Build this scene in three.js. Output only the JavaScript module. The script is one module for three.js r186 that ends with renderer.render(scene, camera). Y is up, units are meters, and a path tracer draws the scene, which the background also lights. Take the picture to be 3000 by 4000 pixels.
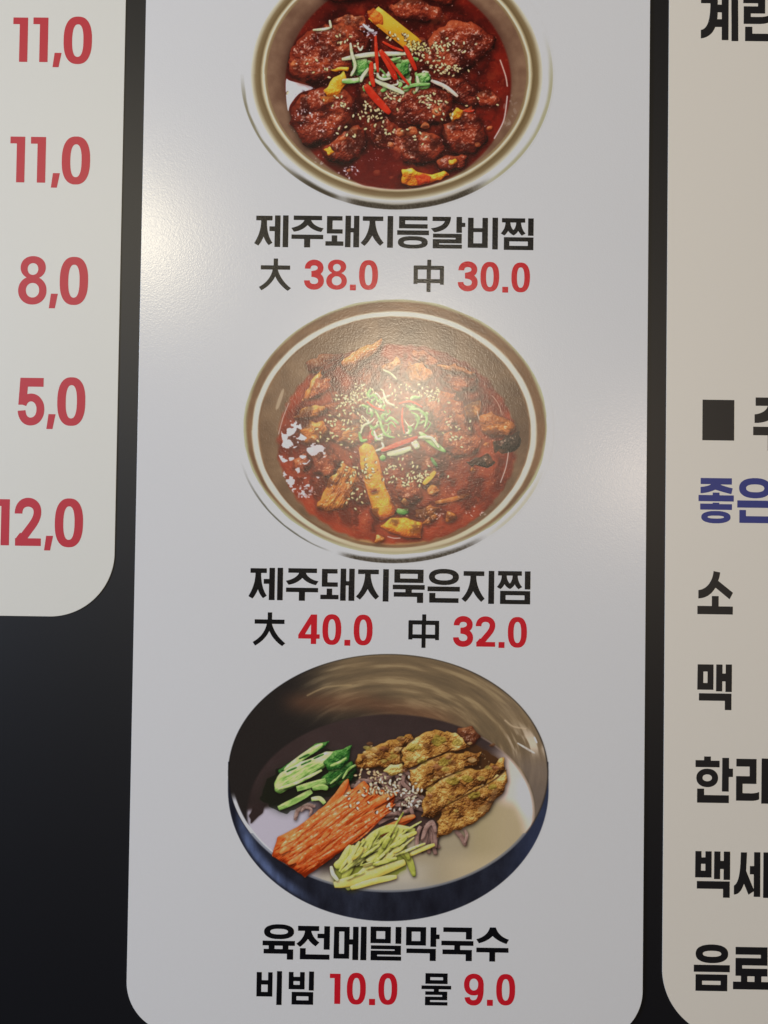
import * as THREE from 'three';
import { RectAreaLightUniformsLib } from 'three/addons/lights/RectAreaLightUniformsLib.js';

// ---------------------------------------------------------------- camera, lamps, exposure
const F = 3030, D = 0.915, EYE = 1.5;                       // focal length in photo pixels, distance to the board, eye height
const renderer = new THREE.WebGLRenderer({ antialias: true });
renderer.toneMapping = THREE.LinearToneMapping;
renderer.toneMappingExposure = 1.07;
renderer.shadowMap.enabled = true;
const scene = new THREE.Scene();
scene.background = new THREE.Color(0x000000);
const camera = new THREE.PerspectiveCamera(2 * Math.atan(2000 / F) * 180 / Math.PI, 3 / 4, 0.02, 60);
camera.position.set(0, EYE, D);
camera.rotation.set(0.018615, 0.004745, 0.013873, 'YXZ');
camera.updateMatrixWorld(true);

// a photo pixel (3000 x 4000) -> the point where its ray meets the plane z = h of the board
function onBoard(px, py, h = 0) {
  const v = new THREE.Vector3((px - 1500) / F, (2000 - py) / F, -1).applyEuler(camera.rotation);
  return new THREE.Vector2(v.x / -v.z * (D - h), EYE + v.y / -v.z * (D - h));
}
// where a lamp hangs whose mirror image in the board shows at a photo pixel, `away` metres from the board
function mirrored(px, py, away) {
  const v = new THREE.Vector3((px - 1500) / F, (2000 - py) / F, -1).applyEuler(camera.rotation);
  const k = (D + away) / -v.z;
  return new THREE.Vector3(v.x * k, EYE + v.y * k, away);
}
const LAMPS = [   // mirror pixel, distance from the board, colour, intensity (cd), label
  [525, 930, 2.6, 0xfff0cc, 4.6, 'warm pendant lamp mirrored beside the stew name on the middle panel'],
  [1575, 1530, 4.2, 0xfff0d4, 14.5, 'warm pendant lamp mirrored over the kimchi stew picture'],
  [2560, 1860, 5.0, 0xffe6cc, 6.5, 'warm pendant lamp mirrored near the black square bullet'],
];

// ---------------------------------------------------------------- helpers
function mulberry(a) { return () => { a |= 0; a = a + 0x6D2B79F5 | 0; let t = Math.imul(a ^ a >>> 15, 1 | a); t = t + Math.imul(t ^ t >>> 7, 61 | t) ^ t; return ((t ^ t >>> 14) >>> 0) / 4294967296; }; }
const hash = (x, y, s) => { let h = Math.imul(x, 374761393) + Math.imul(y, 668265263) + Math.imul(s, 2147483647) | 0; h = Math.imul(h ^ h >>> 13, 1274126177); return ((h ^ h >>> 16) >>> 0) / 4294967296; };
function noise(x, y, s = 0) {
  const i = Math.floor(x), j = Math.floor(y), u = x - i, v = y - j, a = u * u * (3 - 2 * u), b = v * v * (3 - 2 * v);
  const p = hash(i, j, s), q = hash(i + 1, j, s), r = hash(i, j + 1, s), t = hash(i + 1, j + 1, s);
  return p + (q - p) * a + (r - p) * b + (p - q - r + t) * a * b;
}
function fbm(x, y, s = 0, o = 4) { let v = 0, a = 0.5, n = 0; for (let k = 0; k < o; k++) { v += a * noise(x, y, s + k * 17); n += a; a *= 0.5; x *= 2.03; y *= 2.03; } return v / n; }
const clamp = (v, a = 0, b = 1) => v < a ? a : v > b ? b : v;
const smooth = (a, b, v) => { const t = clamp((v - a) / (b - a)); return t * t * (3 - 2 * t); };
const mix3 = (a, b, t) => [a[0] + (b[0] - a[0]) * t, a[1] + (b[1] - a[1]) * t, a[2] + (b[2] - a[2]) * t];
function ramp(list, t) {
  if (t <= list[0][0]) return list[0][1];
  for (let k = 1; k < list.length; k++) if (t <= list[k][0]) return mix3(list[k - 1][1], list[k][1], (t - list[k - 1][0]) / (list[k][0] - list[k - 1][0]));
  return list[list.length - 1][1];
}
const toLin = (c) => { c /= 255; return c <= 0.04045 ? c / 12.92 : ((c + 0.055) / 1.055) ** 2.4; };
const toSrgb = (l) => 255 * (l <= 0.0031308 ? l * 12.92 : 1.055 * l ** (1 / 2.4) - 0.055);

// fine orange-peel grain of the laminate film
function grainTexture(size, tile, fine, seed) {
  const d = new Uint8Array(size * size * 4), n1 = Math.round(tile / fine), n2 = Math.round(n1 / 2.3);
  const per = (x, y, n, s) => { const i = Math.floor(x), j = Math.floor(y), u = x - i, v = y - j, a = u * u * (3 - 2 * u), b = v * v * (3 - 2 * v); const h = (p, q) => hash((p % n + n) % n, (q % n + n) % n, s); return h(i, j) * (1 - a) * (1 - b) + h(i + 1, j) * a * (1 - b) + h(i, j + 1) * (1 - a) * b + h(i + 1, j + 1) * a * b; };
  for (let y = 0; y < size; y++) for (let x = 0; x < size; x++) {
    const v = 0.8 * per(x / size * n1, y / size * n1, n1, seed) + 0.2 * per(x / size * n2, y / size * n2, n2, seed + 5), k = (y * size + x) * 4;
    d[k] = d[k + 1] = d[k + 2] = clamp(v) * 255; d[k + 3] = 255;
  }
  const t = new THREE.DataTexture(d, size, size); t.wrapS = t.wrapT = THREE.RepeatWrapping; t.magFilter = THREE.LinearFilter; t.minFilter = THREE.LinearMipmapLinearFilter; t.generateMipmaps = true; t.needsUpdate = true; return t;
}
const TILE = 0.35;
const grain = grainTexture(1024, TILE, 0.00095, 3);
const grainMetric = grain.clone(); grainMetric.repeat.set(1 / TILE, 1 / TILE); grainMetric.needsUpdate = true;

// ---------------------------------------------------------------- materials
const FILM = { roughness: 0.245, metalness: 0, bumpMap: grainMetric, bumpScale: 0.00006 };
const MATTE = { roughness: 0.46, metalness: 0 };
const mat = (hex, base, o = {}) => new THREE.MeshStandardMaterial({ color: hex, ...base, ...o });
const WHITE_FILM = new THREE.Color().setRGB(0.755, 0.768, 0.805);
const M = {
  panelFilm: mat(WHITE_FILM, FILM), inkFilm: mat(0x101014, FILM), redFilm: mat(0xd01f2e, FILM),
  panelMatte: mat(new THREE.Color().setRGB(0.76, 0.762, 0.725), MATTE), panelWarm: mat(new THREE.Color().setRGB(0.80, 0.765, 0.705), MATTE),
  inkMatte: mat(0x131318, MATTE), redMatte: mat(0xc22a3a, MATTE), blueMatte: mat(0x2c3784, MATTE),
  board: mat(0x0b0c13, MATTE),
};

// ---------------------------------------------------------------- board and panels
function tag(o, label, category, group) { o.userData = { label, category }; if (group) o.userData.group = group; return o; }
function shadows(o) { o.traverse((m) => { if (m.isMesh) { m.castShadow = true; m.receiveShadow = true; } }); return o; }
function plate(x0, y0, x1, y1, r, depth) {                  // metres, corner radii [bottom left, bottom right, top right, top left]
  const s = new THREE.Shape(), [a, b, c, d] = r;
  s.moveTo(x0 + a, y0); s.lineTo(x1 - b, y0); s.absarc(x1 - b, y0 + b, b, -Math.PI / 2, 0); s.lineTo(x1, y1 - c);
  s.absarc(x1 - c, y1 - c, c, 0, Math.PI / 2); s.lineTo(x0 + d, y1); s.absarc(x0 + d, y1 - d, d, Math.PI / 2, Math.PI); s.lineTo(x0, y0 + a);
  s.absarc(x0 + a, y0 + a, a, Math.PI, Math.PI * 1.5);
  return new THREE.ExtrudeGeometry(s, { depth: depth - 0.0003, bevelEnabled: true, bevelThickness: 0.0003, bevelSize: 0.0003, bevelOffset: -0.0003, bevelSegments: 2, curveSegments: 32 });
}
const m2 = (px) => px / F * D;                              // photo pixels -> metres on the board
const edge = { A: -0.35124 * D, B: -0.32404 * D, C: 0.33195 * D, E: 0.35737 * D };
const yAt = (px, py) => onBoard(px, py).y;
const boardTop = yAt(1500, -1100), boardLow = yAt(1500, 4700);

const board = new THREE.Mesh(new THREE.BoxGeometry(m2(7400), boardTop - boardLow, 0.012), M.board);
board.name = 'backing_board'; board.position.set(0, (boardTop + boardLow) / 2, -0.0063);
tag(board, 'matt black backing board behind the three pale menu panels', 'board');
scene.add(shadows(board));

function panel(name, geometry, material, z, label) {
  const g = new THREE.Group(); g.name = name; g.position.z = z; scene.add(g);
  const s = new THREE.Mesh(geometry, material); s.name = 'sheet'; g.add(s);
  return tag(g, label, 'menu panel');
}
const FACE_SIDE = 0.0008, FACE_MID = 0.0030;                // heights of the printed faces above the board
const leftPanel = panel('menu_panel', plate(edge.A - m2(2600), yAt(200, 2408), edge.A, yAt(300, -900), [m2(250), m2(250), m2(250), m2(250)], FACE_SIDE), M.panelMatte, 0, 'ivory menu panel with red prices beside the picture panel');
const midPanel = panel('menu_panel_001', plate(edge.B, yAt(1400, 4042), edge.C, yAt(1500, -900), [m2(195), m2(190), m2(195), m2(195)], FACE_MID), M.panelFilm, 0, 'white glossy menu panel with three pictures of dishes');
const rightPanel = panel('menu_panel_002', plate(edge.E, yAt(2800, 4052), edge.E + m2(2600), yAt(2800, -900), [m2(260), m2(260), m2(260), m2(260)], FACE_SIDE), M.panelWarm, 0, 'cream menu panel with black drink names and one blue name');

// ---------------------------------------------------------------- lettering: outlines are filled on a small canvas and turned into flat ink shapes
function superRing(x0, y0, x1, y1, i0, j0, i1, j1, n = 2.35) {
  const loop = (a, b, c, d, rev) => { let s = ''; for (let k = 0; k < 72; k++) { const t = (rev ? -k : k) / 72 * Math.PI * 2, cx = Math.cos(t), sy = Math.sin(t); s += (k ? 'L' : 'M') + ((a + c) / 2 + (c - a) / 2 * Math.sign(cx) * Math.abs(cx) ** (2 / n)).toFixed(1) + ' ' + ((b + d) / 2 + (d - b) / 2 * Math.sign(sy) * Math.abs(sy) ** (2 / n)).toFixed(1); } return s + 'Z'; };
  return loop(x0, y0, x1, y1) + loop(i0, j0, i1, j1, true);
}
const S = (d, w) => ({ d, w });
// frames: photo x, photo y, enlargement at which the outlines below were measured
const FR = { a: [980, 830, 2.9625], b: [1530, 830, 2.9105], c: [1500, 2210, 2.765], d: [1000, 3600, 3.318], e: [1480, 3600, 3.19], f: [980, 3780, 2.86], g: [1600, 3780, 3.77], h: [980, 990, 3.19], i: [1580, 990, 3.19], j: [960, 2380, 3.19], k: [1570, 2380, 3.19],
  r0: [2680, 0, 5.184], r1: [2680, 1520, 5.184], r2: [2680, 1840, 5.184], r3: [2680, 2200, 5.184], r4: [2680, 2560, 5.184], r5: [2680, 2930, 5.184], r6: [2680, 3300, 5.184], r7: [2680, 3660, 5.184], l0: [0, 0, 1.658], l1: [0, 1333, 1.658] };
// glyph: frame, bounding box in the frame, outlines
const G = {
  je: ['a', [38, 30, 434, 401], ['M60 38H248V92H60Z', 'M118 90C118 190 90 280 40 358L88 386C118 350 138 310 148 278C160 315 180 350 208 380L252 350C205 290 182 190 184 90Z', 'M277 32H341V400H275V216H214V160H277Z', 'M370 30H434V401H369Z']],
  ju: ['a', [467, 36, 842, 406], ['M493 36H822V88H695C715 135 770 170 842 180L812 225C745 215 690 185 655 145C620 185 570 215 498 225L467 180C540 165 595 135 618 88H493Z', 'M470 257H838V308H688V406H618V308H470Z']],
  dwae: ['a', [864, 35, 1254, 403], ['M879 42H1058V94H944V194H1062V245H879Z', 'M936 266H1000V336H1073V388H864V336H936Z', 'M1093 35H1157V178H1191V35H1254V403H1186V228H1155V403H1090Z']],
  ji: ['a', [1271, 38, 1645, 408], ['M1293 45H1530V98H1438C1440 190 1480 285 1538 350L1497 387C1455 350 1425 310 1405 268C1385 310 1355 355 1316 391L1271 355C1340 290 1372 190 1372 98H1293Z', 'M1580 38H1645V408H1578Z']],
  deung: ['b', [62, 43, 424, 411], ['M82 43H405V90H152V132H408V182H82Z', 'M62 204H424V256H62Z', superRing(72, 270, 411, 411, 138, 318, 342, 367, 2.5)]],
  gal: ['b', [443, 48, 836, 411], ['M462 48H672C670 140 620 210 485 228L443 182C540 170 595 135 602 98H462Z', 'M735 48H798V115H836V163H798V230H735Z', 'M470 242H797V352H540V366H800V411H468V305H727V288H470Z']],
  bi: ['b', [866, 56, 1208, 420], ['M866 60H930V178H1030V60H1093V404H866ZM930 224V352H1028V224Z', 'M1144 56H1208V420H1144Z']],
  jjim: ['b', [1238, 64, 1613, 428], ['M1252 65H1517V114H1470C1472 160 1490 205 1522 238L1480 264C1462 248 1448 230 1438 210C1425 235 1405 252 1385 262C1362 252 1340 235 1324 210C1312 232 1300 250 1280 264L1238 240C1275 205 1292 160 1292 114H1252ZM1348 114C1350 150 1362 180 1384 200C1402 180 1412 150 1414 114Z', 'M1550 64H1613V264H1550Z', 'M1276 282H1612V428H1276ZM1338 330V380H1548V330Z']],
  muk: ['c', [94, 40, 440, 400], ['M110 40H426V185H110ZM173 88V138H363V88Z', 'M94 206H440V258H300V288H424V400H357V336H106V286H232V256H94Z']],
  eun: ['c', [470, 34, 820, 400], [superRing(484, 34, 808, 208, 548, 84, 742, 158, 2.3), 'M470 225H820V277H470Z', 'M490 294H556V348H806V400H490Z']],
  yuk: ['d', [85, 36, 505, 488], [superRing(102, 36, 492, 228, 182, 95, 412, 166, 2.3), 'M85 248H505V312H422V356H484V488H402V414H100V354H164V310H85ZM242 312V354H346V312Z']],
  jeon: ['d', [522, 58, 956, 488], ['M542 58H816V124H715C730 190 770 230 822 270L772 320C725 290 695 260 672 226C648 265 615 300 570 330L522 290C590 240 625 190 632 124H542Z', 'M882 58H956V360H878V215H795V155H882Z', 'M570 344H646V422H955V488H570Z']],
  me: ['d', [1006, 64, 1432, 496], ['M1010 70H1212V228H1255V66H1328V495H1250V298H1210V480H1006ZM1077 132V416H1142V132Z', 'M1358 64H1432V496H1354Z']],
  mil: ['e', [-106, 65, 280, 482], ['M-106 66H148V270H-106ZM-33 122V215H76V122Z', 'M205 65H278V275H205Z', 'M-100 296H276V412H-20V430H280V482H-102V360H197V345H-100Z']],
  mak: ['e', [337, 70, 755, 486], ['M337 70H587V298H337ZM408 128V242H515V128Z', 'M641 70H715V158H755V216H714V312H641Z', 'M343 336H711V486H635V394H343Z']],
  guk: ['e', [778, 74, 1178, 488], ['M800 74H1158V222H1083V133H800Z', 'M778 240H1178V300H1013V350H1160V488H1083V407H793V347H940V298H778Z']],
  su: ['e', [1212, 74, 1620, 496], ['M1380 74H1455C1475 145 1540 200 1620 222L1590 277C1515 255 1455 220 1415 180C1375 225 1315 255 1245 273L1212 222C1300 200 1365 145 1380 74Z', 'M1214 325H1616V384H1450V496H1377V384H1214Z']],
  biSmall: ['f', [62, 38, 346, 412], ['M62 52H120V140H190V52H241V322H62ZM116 190V270H187V190Z', 'M289 38H346V412H286Z']],
  bim: ['f', [421, 42, 703, 410], ['M421 50H475V103H547V50H600V242H421ZM475 152V192H545V152Z', 'M647 42H703V253H646Z', 'M456 270H698V410H456ZM510 318V362H644V318Z']],
  mul: ['g', [174, 84, 612, 553], ['M230 84H558V240H230ZM302 142V184H490V142Z', 'M174 264H612V318H430V350H555V476H302V502H560V553H228V425H480V400H230V348H356V318H174Z']],
  big: ['h', [102, 62, 502, 466], ['M281 62H335V148H488V201H335C360 290 420 370 502 432L462 466C385 415 330 350 304 285C275 350 220 415 133 464L102 420C195 370 255 290 270 201H122V148H281Z']],
  middle: ['i', [113, 77, 491, 482], ['M281 77H331V152H485L491 158V388H443V370H326V482H276V370H163V383H113V156L119 150H281ZM166 202V320H276V202ZM328 204V320H440V204Z']],
  n0: ['h', [1348, 82, 1583, 455], [superRing(1348, 82, 1583, 455, 1419, 143, 1512, 398, 2.45)]],
  n3: ['h', [662, 76, 911, 453], [S('M706 191C706 136 745 112 787 112C836 112 868 142 868 180C868 222 832 250 754 255', 72), S('M754 257C836 257 875 296 875 340C875 388 838 417 788 417C738 417 700 390 699 337', 72), 'M754 232H800V282H754Z']],
  n8: ['h', [940, 76, 1197, 453], [superRing(958, 76, 1186, 254, 1022, 131, 1118, 222, 2.1), superRing(940, 234, 1197, 453, 1010, 285, 1130, 398, 2.1)]],
  n4: ['j', [655, 64, 922, 432], ['M812 64H887V310H922V366H880V432H812V366H655V318ZM812 185L740 310H812Z']],
  n2: ['k', [919, 88, 1163, 466], [S('M954 213C954 152 992 123 1040 123C1096 123 1127 158 1127 200C1127 245 1100 282 1066 322L962 446', 70), 'M928 406H1163V466H928Z', 'M928 414L972 362L1040 400L1024 430H928Z']],
  n1: ['f', [880, 65, 1000, 402], ['M880 68H1000V402H933V118H880Z']],
  n9: ['g', [800, 90, 1090, 553], [superRing(800, 90, 1090, 408, 880, 163, 1008, 335, 2.2), S('M1049 240C1060 400 1040 516 945 516C890 516 855 490 849 434', 78)]],
  n5: ['l1', [115, 237, 289, 546], ['M129 237H280V294H179L175 352L171 412H119Z', S('M146 412C160 372 182 364 203 364C240 366 263 400 263 440C263 490 236 520 200 520C166 520 145 492 141 449', 51)]],
  dot: ['h', [1233, 388, 1308, 460], ['M1233 388H1308V460H1233Z']],
  comma: ['l1', [301, 472, 359, 569], ['M313 472H359L341 569H301Z']],
  gye: ['r0', [300, -200, 1060, 838], ['M300 -75H640V240C640 520 560 760 300 790V615C430 590 490 430 490 65H300Z', 'M620 90H740V250H620Z', 'M560 390H740V550H560Z', 'M718 -190H860V820H724Z', 'M912 -200H1050L1060 838H922Z']],
  ran: ['r0', [1155, -200, 1990, 845], ['M1155 -90H1600V275H1310V345H1480C1600 345 1660 320 1720 290V430C1640 490 1540 490 1400 490H1165V130H1455V65H1155Z', 'M1195 548H1343V690H1900V845H1195Z', 'M1750 -200H1890V200H1990V340H1890V520H1750Z']],
  square: ['r1', [330, 215, 975, 1040], ['M330 215H975V1040H330Z']],
  juSide: ['r1', [1358, 170, 2200, 1250], ['M1405 170H2150V340H1930C1960 440 2050 510 2170 515V690C2000 680 1860 640 1780 560C1700 640 1560 690 1385 690V515C1530 500 1630 430 1655 340H1405Z', 'M1358 765H2200V940H1835V1250H1655V940H1358Z']],
  joh: ['r2', [250, 142, 965, 1060], ['M292 142H925V270H680C760 300 850 325 942 345L915 465C800 440 700 410 590 378C500 420 400 450 290 455V325C380 315 460 300 505 266H292Z', 'M538 436H676V490H965V615H250V487H538Z', 'M538 640H672V668H930V785H285V662H538Z', superRing(308, 808, 902, 1060, 436, 903, 768, 962, 2.3)]],
  eunSide: ['r2', [1036, 142, 1800, 1055], [superRing(1072, 142, 1720, 552, 1213, 270, 1582, 430, 2.3), 'M1036 598H1800V745H1036Z', 'M1080 792H1213V915H1780V1055H1080Z']],
  so: ['r3', [230, 158, 950, 1036], ['M552 158L688 185C680 250 670 300 648 355L950 595L880 728L595 495C520 620 420 710 248 718V548C430 530 540 350 552 158Z', 'M522 665H660V872H948V1036H230V868H522Z']],
  maek: ['r4', [226, 180, 926, 1102], ['M230 185H553V698H226ZM348 330V560H432V330Z', 'M608 183H735V365H800V180H926V738H796V525H732V728H605Z', 'M260 768H920V1102H785V918H260Z']],
  han: ['r5', [188, 132, 948, 1066], ['M362 132H500V215H677V350H188V208H362Z', superRing(207, 378, 647, 752, 333, 495, 522, 632, 2.15), 'M730 155H868V370H948V540H864V835H726Z', 'M224 782H366V910H868V1066H224Z']],
  ra: ['r5', [1012, 168, 1760, 1080], ['M1015 182H1425V685H1145V875H1270C1360 880 1430 865 1480 845V995C1420 1025 1350 1030 1270 1028H1012V530H1285V338H1015Z', 'M1528 168H1672V520H1760V680H1672V1080H1522Z']],
  baek: ['r6', [182, 133, 890, 1065], ['M185 133H310V258H388V135H515V663H182ZM302 390V525H388V390Z', 'M567 135H693V322H760V135H890V705H758V488H690V693H565Z', 'M218 735H885V1065H748V888H218Z']],
  se: ['r6', [968, 150, 1700, 1068], ['M1105 158H1232L1215 530L1370 900V940L1265 1010L1172 790C1130 910 1080 1010 968 1010V830C1060 780 1100 600 1105 158Z', 'M1375 150H1502V1050H1370V598H1290V430H1375Z', 'M1563 152H1700V1068H1560Z']],
  eum: ['r7', [155, 155, 885, 1090], [superRing(192, 155, 850, 530, 336, 283, 710, 402, 2.35), 'M155 565H885V708H155Z', 'M192 755H836V1090H192ZM325 885V965H700V885Z']],
  ryo: ['r7', [950, 208, 1730, 1060], ['M1000 208H1648V578H1135V640H1648V795H1525V905H1730V1060H950V905H1110V790H1000V430H1510V362H1000ZM1240 795V905H1385V795Z']],
};
// raster -> flat polygons by filled marching squares, whole cells of a row joined into one strip
function inkGeometry(key, box, faceZ) {                     // box: photo pixels [x0, y0, x1, y1]
  const [, b, outlines] = G[key], step = 1.15, pad = 3;
  const w = Math.ceil((box[2] - box[0]) / step) + pad * 2, h = Math.ceil((box[3] - box[1]) / step) + pad * 2;
  const sx = (box[2] - box[0]) / (b[2] - b[0]) / step, sy = (box[3] - box[1]) / (b[3] - b[1]) / step;
  const cv = document.createElement('canvas'); cv.width = w; cv.height = h;
  const c = cv.getContext('2d'); c.setTransform(sx, 0, 0, sy, pad - b[0] * sx, pad - b[1] * sy);
  for (const o of outlines) if (typeof o === 'string') c.fill(new Path2D(o), 'evenodd'); else { c.lineWidth = o.w; c.lineCap = 'butt'; c.lineJoin = 'round'; c.stroke(new Path2D(o.d)); }
  const im = c.getImageData(0, 0, w, h).data, val = (x, y) => im[(y * w + x) * 4 + 3] / 255 - 0.5;
  const cx = (box[0] + box[2]) / 2, cy = (box[1] + box[3]) / 2, C = onBoard(cx, cy, faceZ), k = onBoard(cx + 5, cy, faceZ).distanceTo(onBoard(cx - 5, cy, faceZ)) / 10;
  const pos = [], uv = [], idx = [];
  const put = (gx, gy) => { const x = C.x + ((gx + 0.5 - pad) * step + box[0] - cx) * k, y = C.y - ((gy + 0.5 - pad) * step + box[1] - cy) * k; pos.push(x, y, 0); uv.push(x, y); return pos.length / 3 - 1; };
  const fan = (p) => { const s = p.map(([x, y]) => put(x, y)); for (let i = 2; i < s.length; i++) idx.push(s[0], s[i], s[i - 1]); };
  for (let y = 0; y < h - 1; y++) {
    let run = -1;
    for (let x = 0; x < w; x++) {
      const v = x < w - 1 ? [val(x, y), val(x + 1, y), val(x + 1, y + 1), val(x, y + 1)] : [-1, -1, -1, -1];
      const inside = v.filter((q) => q > 0).length;
      if (inside === 4) { if (run < 0) run = x; continue; }
      if (run >= 0) { fan([[run, y], [x, y], [x, y + 1], [run, y + 1]]); run = -1; }
      if (!inside) continue;
      const q = [[x, y], [x + 1, y], [x + 1, y + 1], [x, y + 1]], out = [];
      for (let e = 0; e < 4; e++) { const f = (e + 1) % 4; if (v[e] > 0) out.push(q[e]); if ((v[e] > 0) !== (v[f] > 0)) { const t = v[e] / (v[e] - v[f]); out.push([q[e][0] + (q[f][0] - q[e][0]) * t, q[e][1] + (q[f][1] - q[e][1]) * t]); } }
      fan(out);
    }
  }
  const g = new THREE.BufferGeometry(); g.setAttribute('position', new THREE.Float32BufferAttribute(pos, 3)); g.setAttribute('uv', new THREE.Float32BufferAttribute(uv, 2)); g.setIndex(idx); g.computeVertexNormals();
  return g;
}
const INK = 0.00012;
function photoBox(key, frame, b) { const [fx, fy, s] = FR[frame || G[key][0]], q = b || G[key][1]; return [fx + q[0] / s, fy + q[1] / s, fx + q[2] / s, fy + q[3] / s]; }
// one printed line: items [glyph, material, frame?, box?]
function printed(parent, name, faceZ, items) {
  const g = new THREE.Group(); g.name = name; g.position.z = faceZ + INK; parent.add(g);
  for (const [key, m, frame, box] of items) {
    const mesh = new THREE.Mesh(inkGeometry(key, photoBox(key, frame, box), faceZ), m);
    mesh.name = /^n\d$/.test(key) ? 'digit' : key === 'dot' || key === 'comma' ? 'decimal_mark' : key === 'square' ? 'bullet_square' : 'character'; g.add(mesh);
  }
  return g;
}
const K = M.inkFilm, RD = M.redFilm;
printed(midPanel, 'dish_name', FACE_MID, ['je', 'ju', 'dwae', 'ji', 'deung', 'gal', 'bi', 'jjim'].map((k) => [k, K]));
printed(midPanel, 'price_line', FACE_MID, [['big', K], ['n3', RD], ['n8', RD], ['dot', RD], ['n0', RD], ['middle', K], ['n3', RD, 'i', [662, 97, 913, 474]], ['n0', RD, 'i', [946, 104, 1180, 477]], ['dot', RD, 'i', [1218, 416, 1292, 488]], ['n0', RD, 'i', [1332, 112, 1563, 486]]]);
const lower = (key, dy) => { const b = G[key][1], x = (v) => v * 1.0105 - 8.6, y = (v, u) => (v - 38) * 1.012 + 28 + (u - 60) * 0.0066, u = (b[0] + b[2]) / 2; return [key, K, 'a2', [x(b[0]), y(b[1], u), x(b[2]), y(b[3], u)]]; };
FR.a2 = [960, 2210, 2.9625];
printed(midPanel, 'dish_name', FACE_MID, [lower('je'), lower('ju'), lower('dwae'), lower('ji'), ['muk', K], ['eun', K], ['ji', K, 'c', [837, 53, 1190, 410]], ['jjim', K, 'c', [1217, 58, 1581, 415]]]);
printed(midPanel, 'price_line', FACE_MID, [['big', K, 'j', [88, 38, 496, 456]], ['n4', RD], ['n0', RD, 'j', [955, 62, 1190, 443]], ['dot', RD, 'j', [1228, 380, 1302, 454]], ['n0', RD, 'j', [1345, 67, 1580, 449]], ['middle', K, 'k', [80, 63, 463, 480]], ['n3', RD, 'k', [636, 84, 888, 468]], ['n2', RD], ['dot', RD, 'k', [1203, 408, 1278, 482]], ['n0', RD, 'k', [1320, 96, 1557, 478]]]);
printed(midPanel, 'dish_name', FACE_MID, ['yuk', 'jeon', 'me', 'mil', 'mak', 'guk', 'su'].map((k) => [k, K]));
printed(midPanel, 'price_line', FACE_MID, [['biSmall', K], ['bim', K], ['n1', RD], ['n0', RD, 'f', [1072, 58, 1284, 410]], ['dot', RD, 'f', [1319, 348, 1387, 418]], ['n0', RD, 'f', [1424, 61, 1636, 413]], ['mul', K], ['n9', RD], ['dot', RD, 'g', [1138, 472, 1226, 561]], ['n0', RD, 'g', [1275, 95, 1554, 553]]]);
const RL = M.redMatte, KS = M.inkMatte;
printed(leftPanel, 'price_line', FACE_SIDE, [['n1', RL, 'l0', [84, 110, 180, 402]], ['n1', RL, 'l0', [214, 110, 311, 403]], ['comma', RL, 'l0', [341, 342, 398, 436]], ['n0', RL, 'l0', [412, 106, 596, 417]]]);
printed(leftPanel, 'price_line', FACE_SIDE, [['n1', RL, 'l0', [65, 881, 161, 1182]], ['n1', RL, 'l0', [198, 883, 296, 1184]], ['comma', RL, 'l0', [330, 1121, 387, 1216]], ['n0', RL, 'l0', [400, 883, 584, 1196]]]);
printed(leftPanel, 'price_line', FACE_SIDE, [['n8', RL, 'l0', [119, 1658, 303, 1973]], ['comma', RL, 'l0', [317, 1902, 374, 1997]], ['n0', RL, 'l0', [387, 1663, 571, 1976]]]);
printed(leftPanel, 'price_line', FACE_SIDE, [['n5', RL], ['comma', RL], ['n0', RL, 'l1', [371, 233, 553, 548]]]);
printed(leftPanel, 'price_line', FACE_SIDE, [['n1', RL, 'l1', [-36, 1020, 61, 1321]], ['n2', RL, 'l1', [94, 1014, 267, 1325]], ['comma', RL, 'l1', [286, 1260, 343, 1355]], ['n0', RL, 'l1', [355, 1018, 538, 1334]]]);
printed(rightPanel, 'dish_name', FACE_SIDE, [['gye', KS], ['ran', KS]]);
printed(rightPanel, 'section_heading', FACE_SIDE, [['square', KS], ['juSide', KS]]);
printed(rightPanel, 'drink_name', FACE_SIDE, [['joh', M.blueMatte], ['eunSide', M.blueMatte]]).userData.label = 'blue drink name';
for (const word of [['so'], ['maek'], ['han', 'ra'], ['baek', 'se'], ['eum', 'ryo']]) printed(rightPanel, 'drink_name', FACE_SIDE, word.map((k) => [k, KS]));

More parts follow.
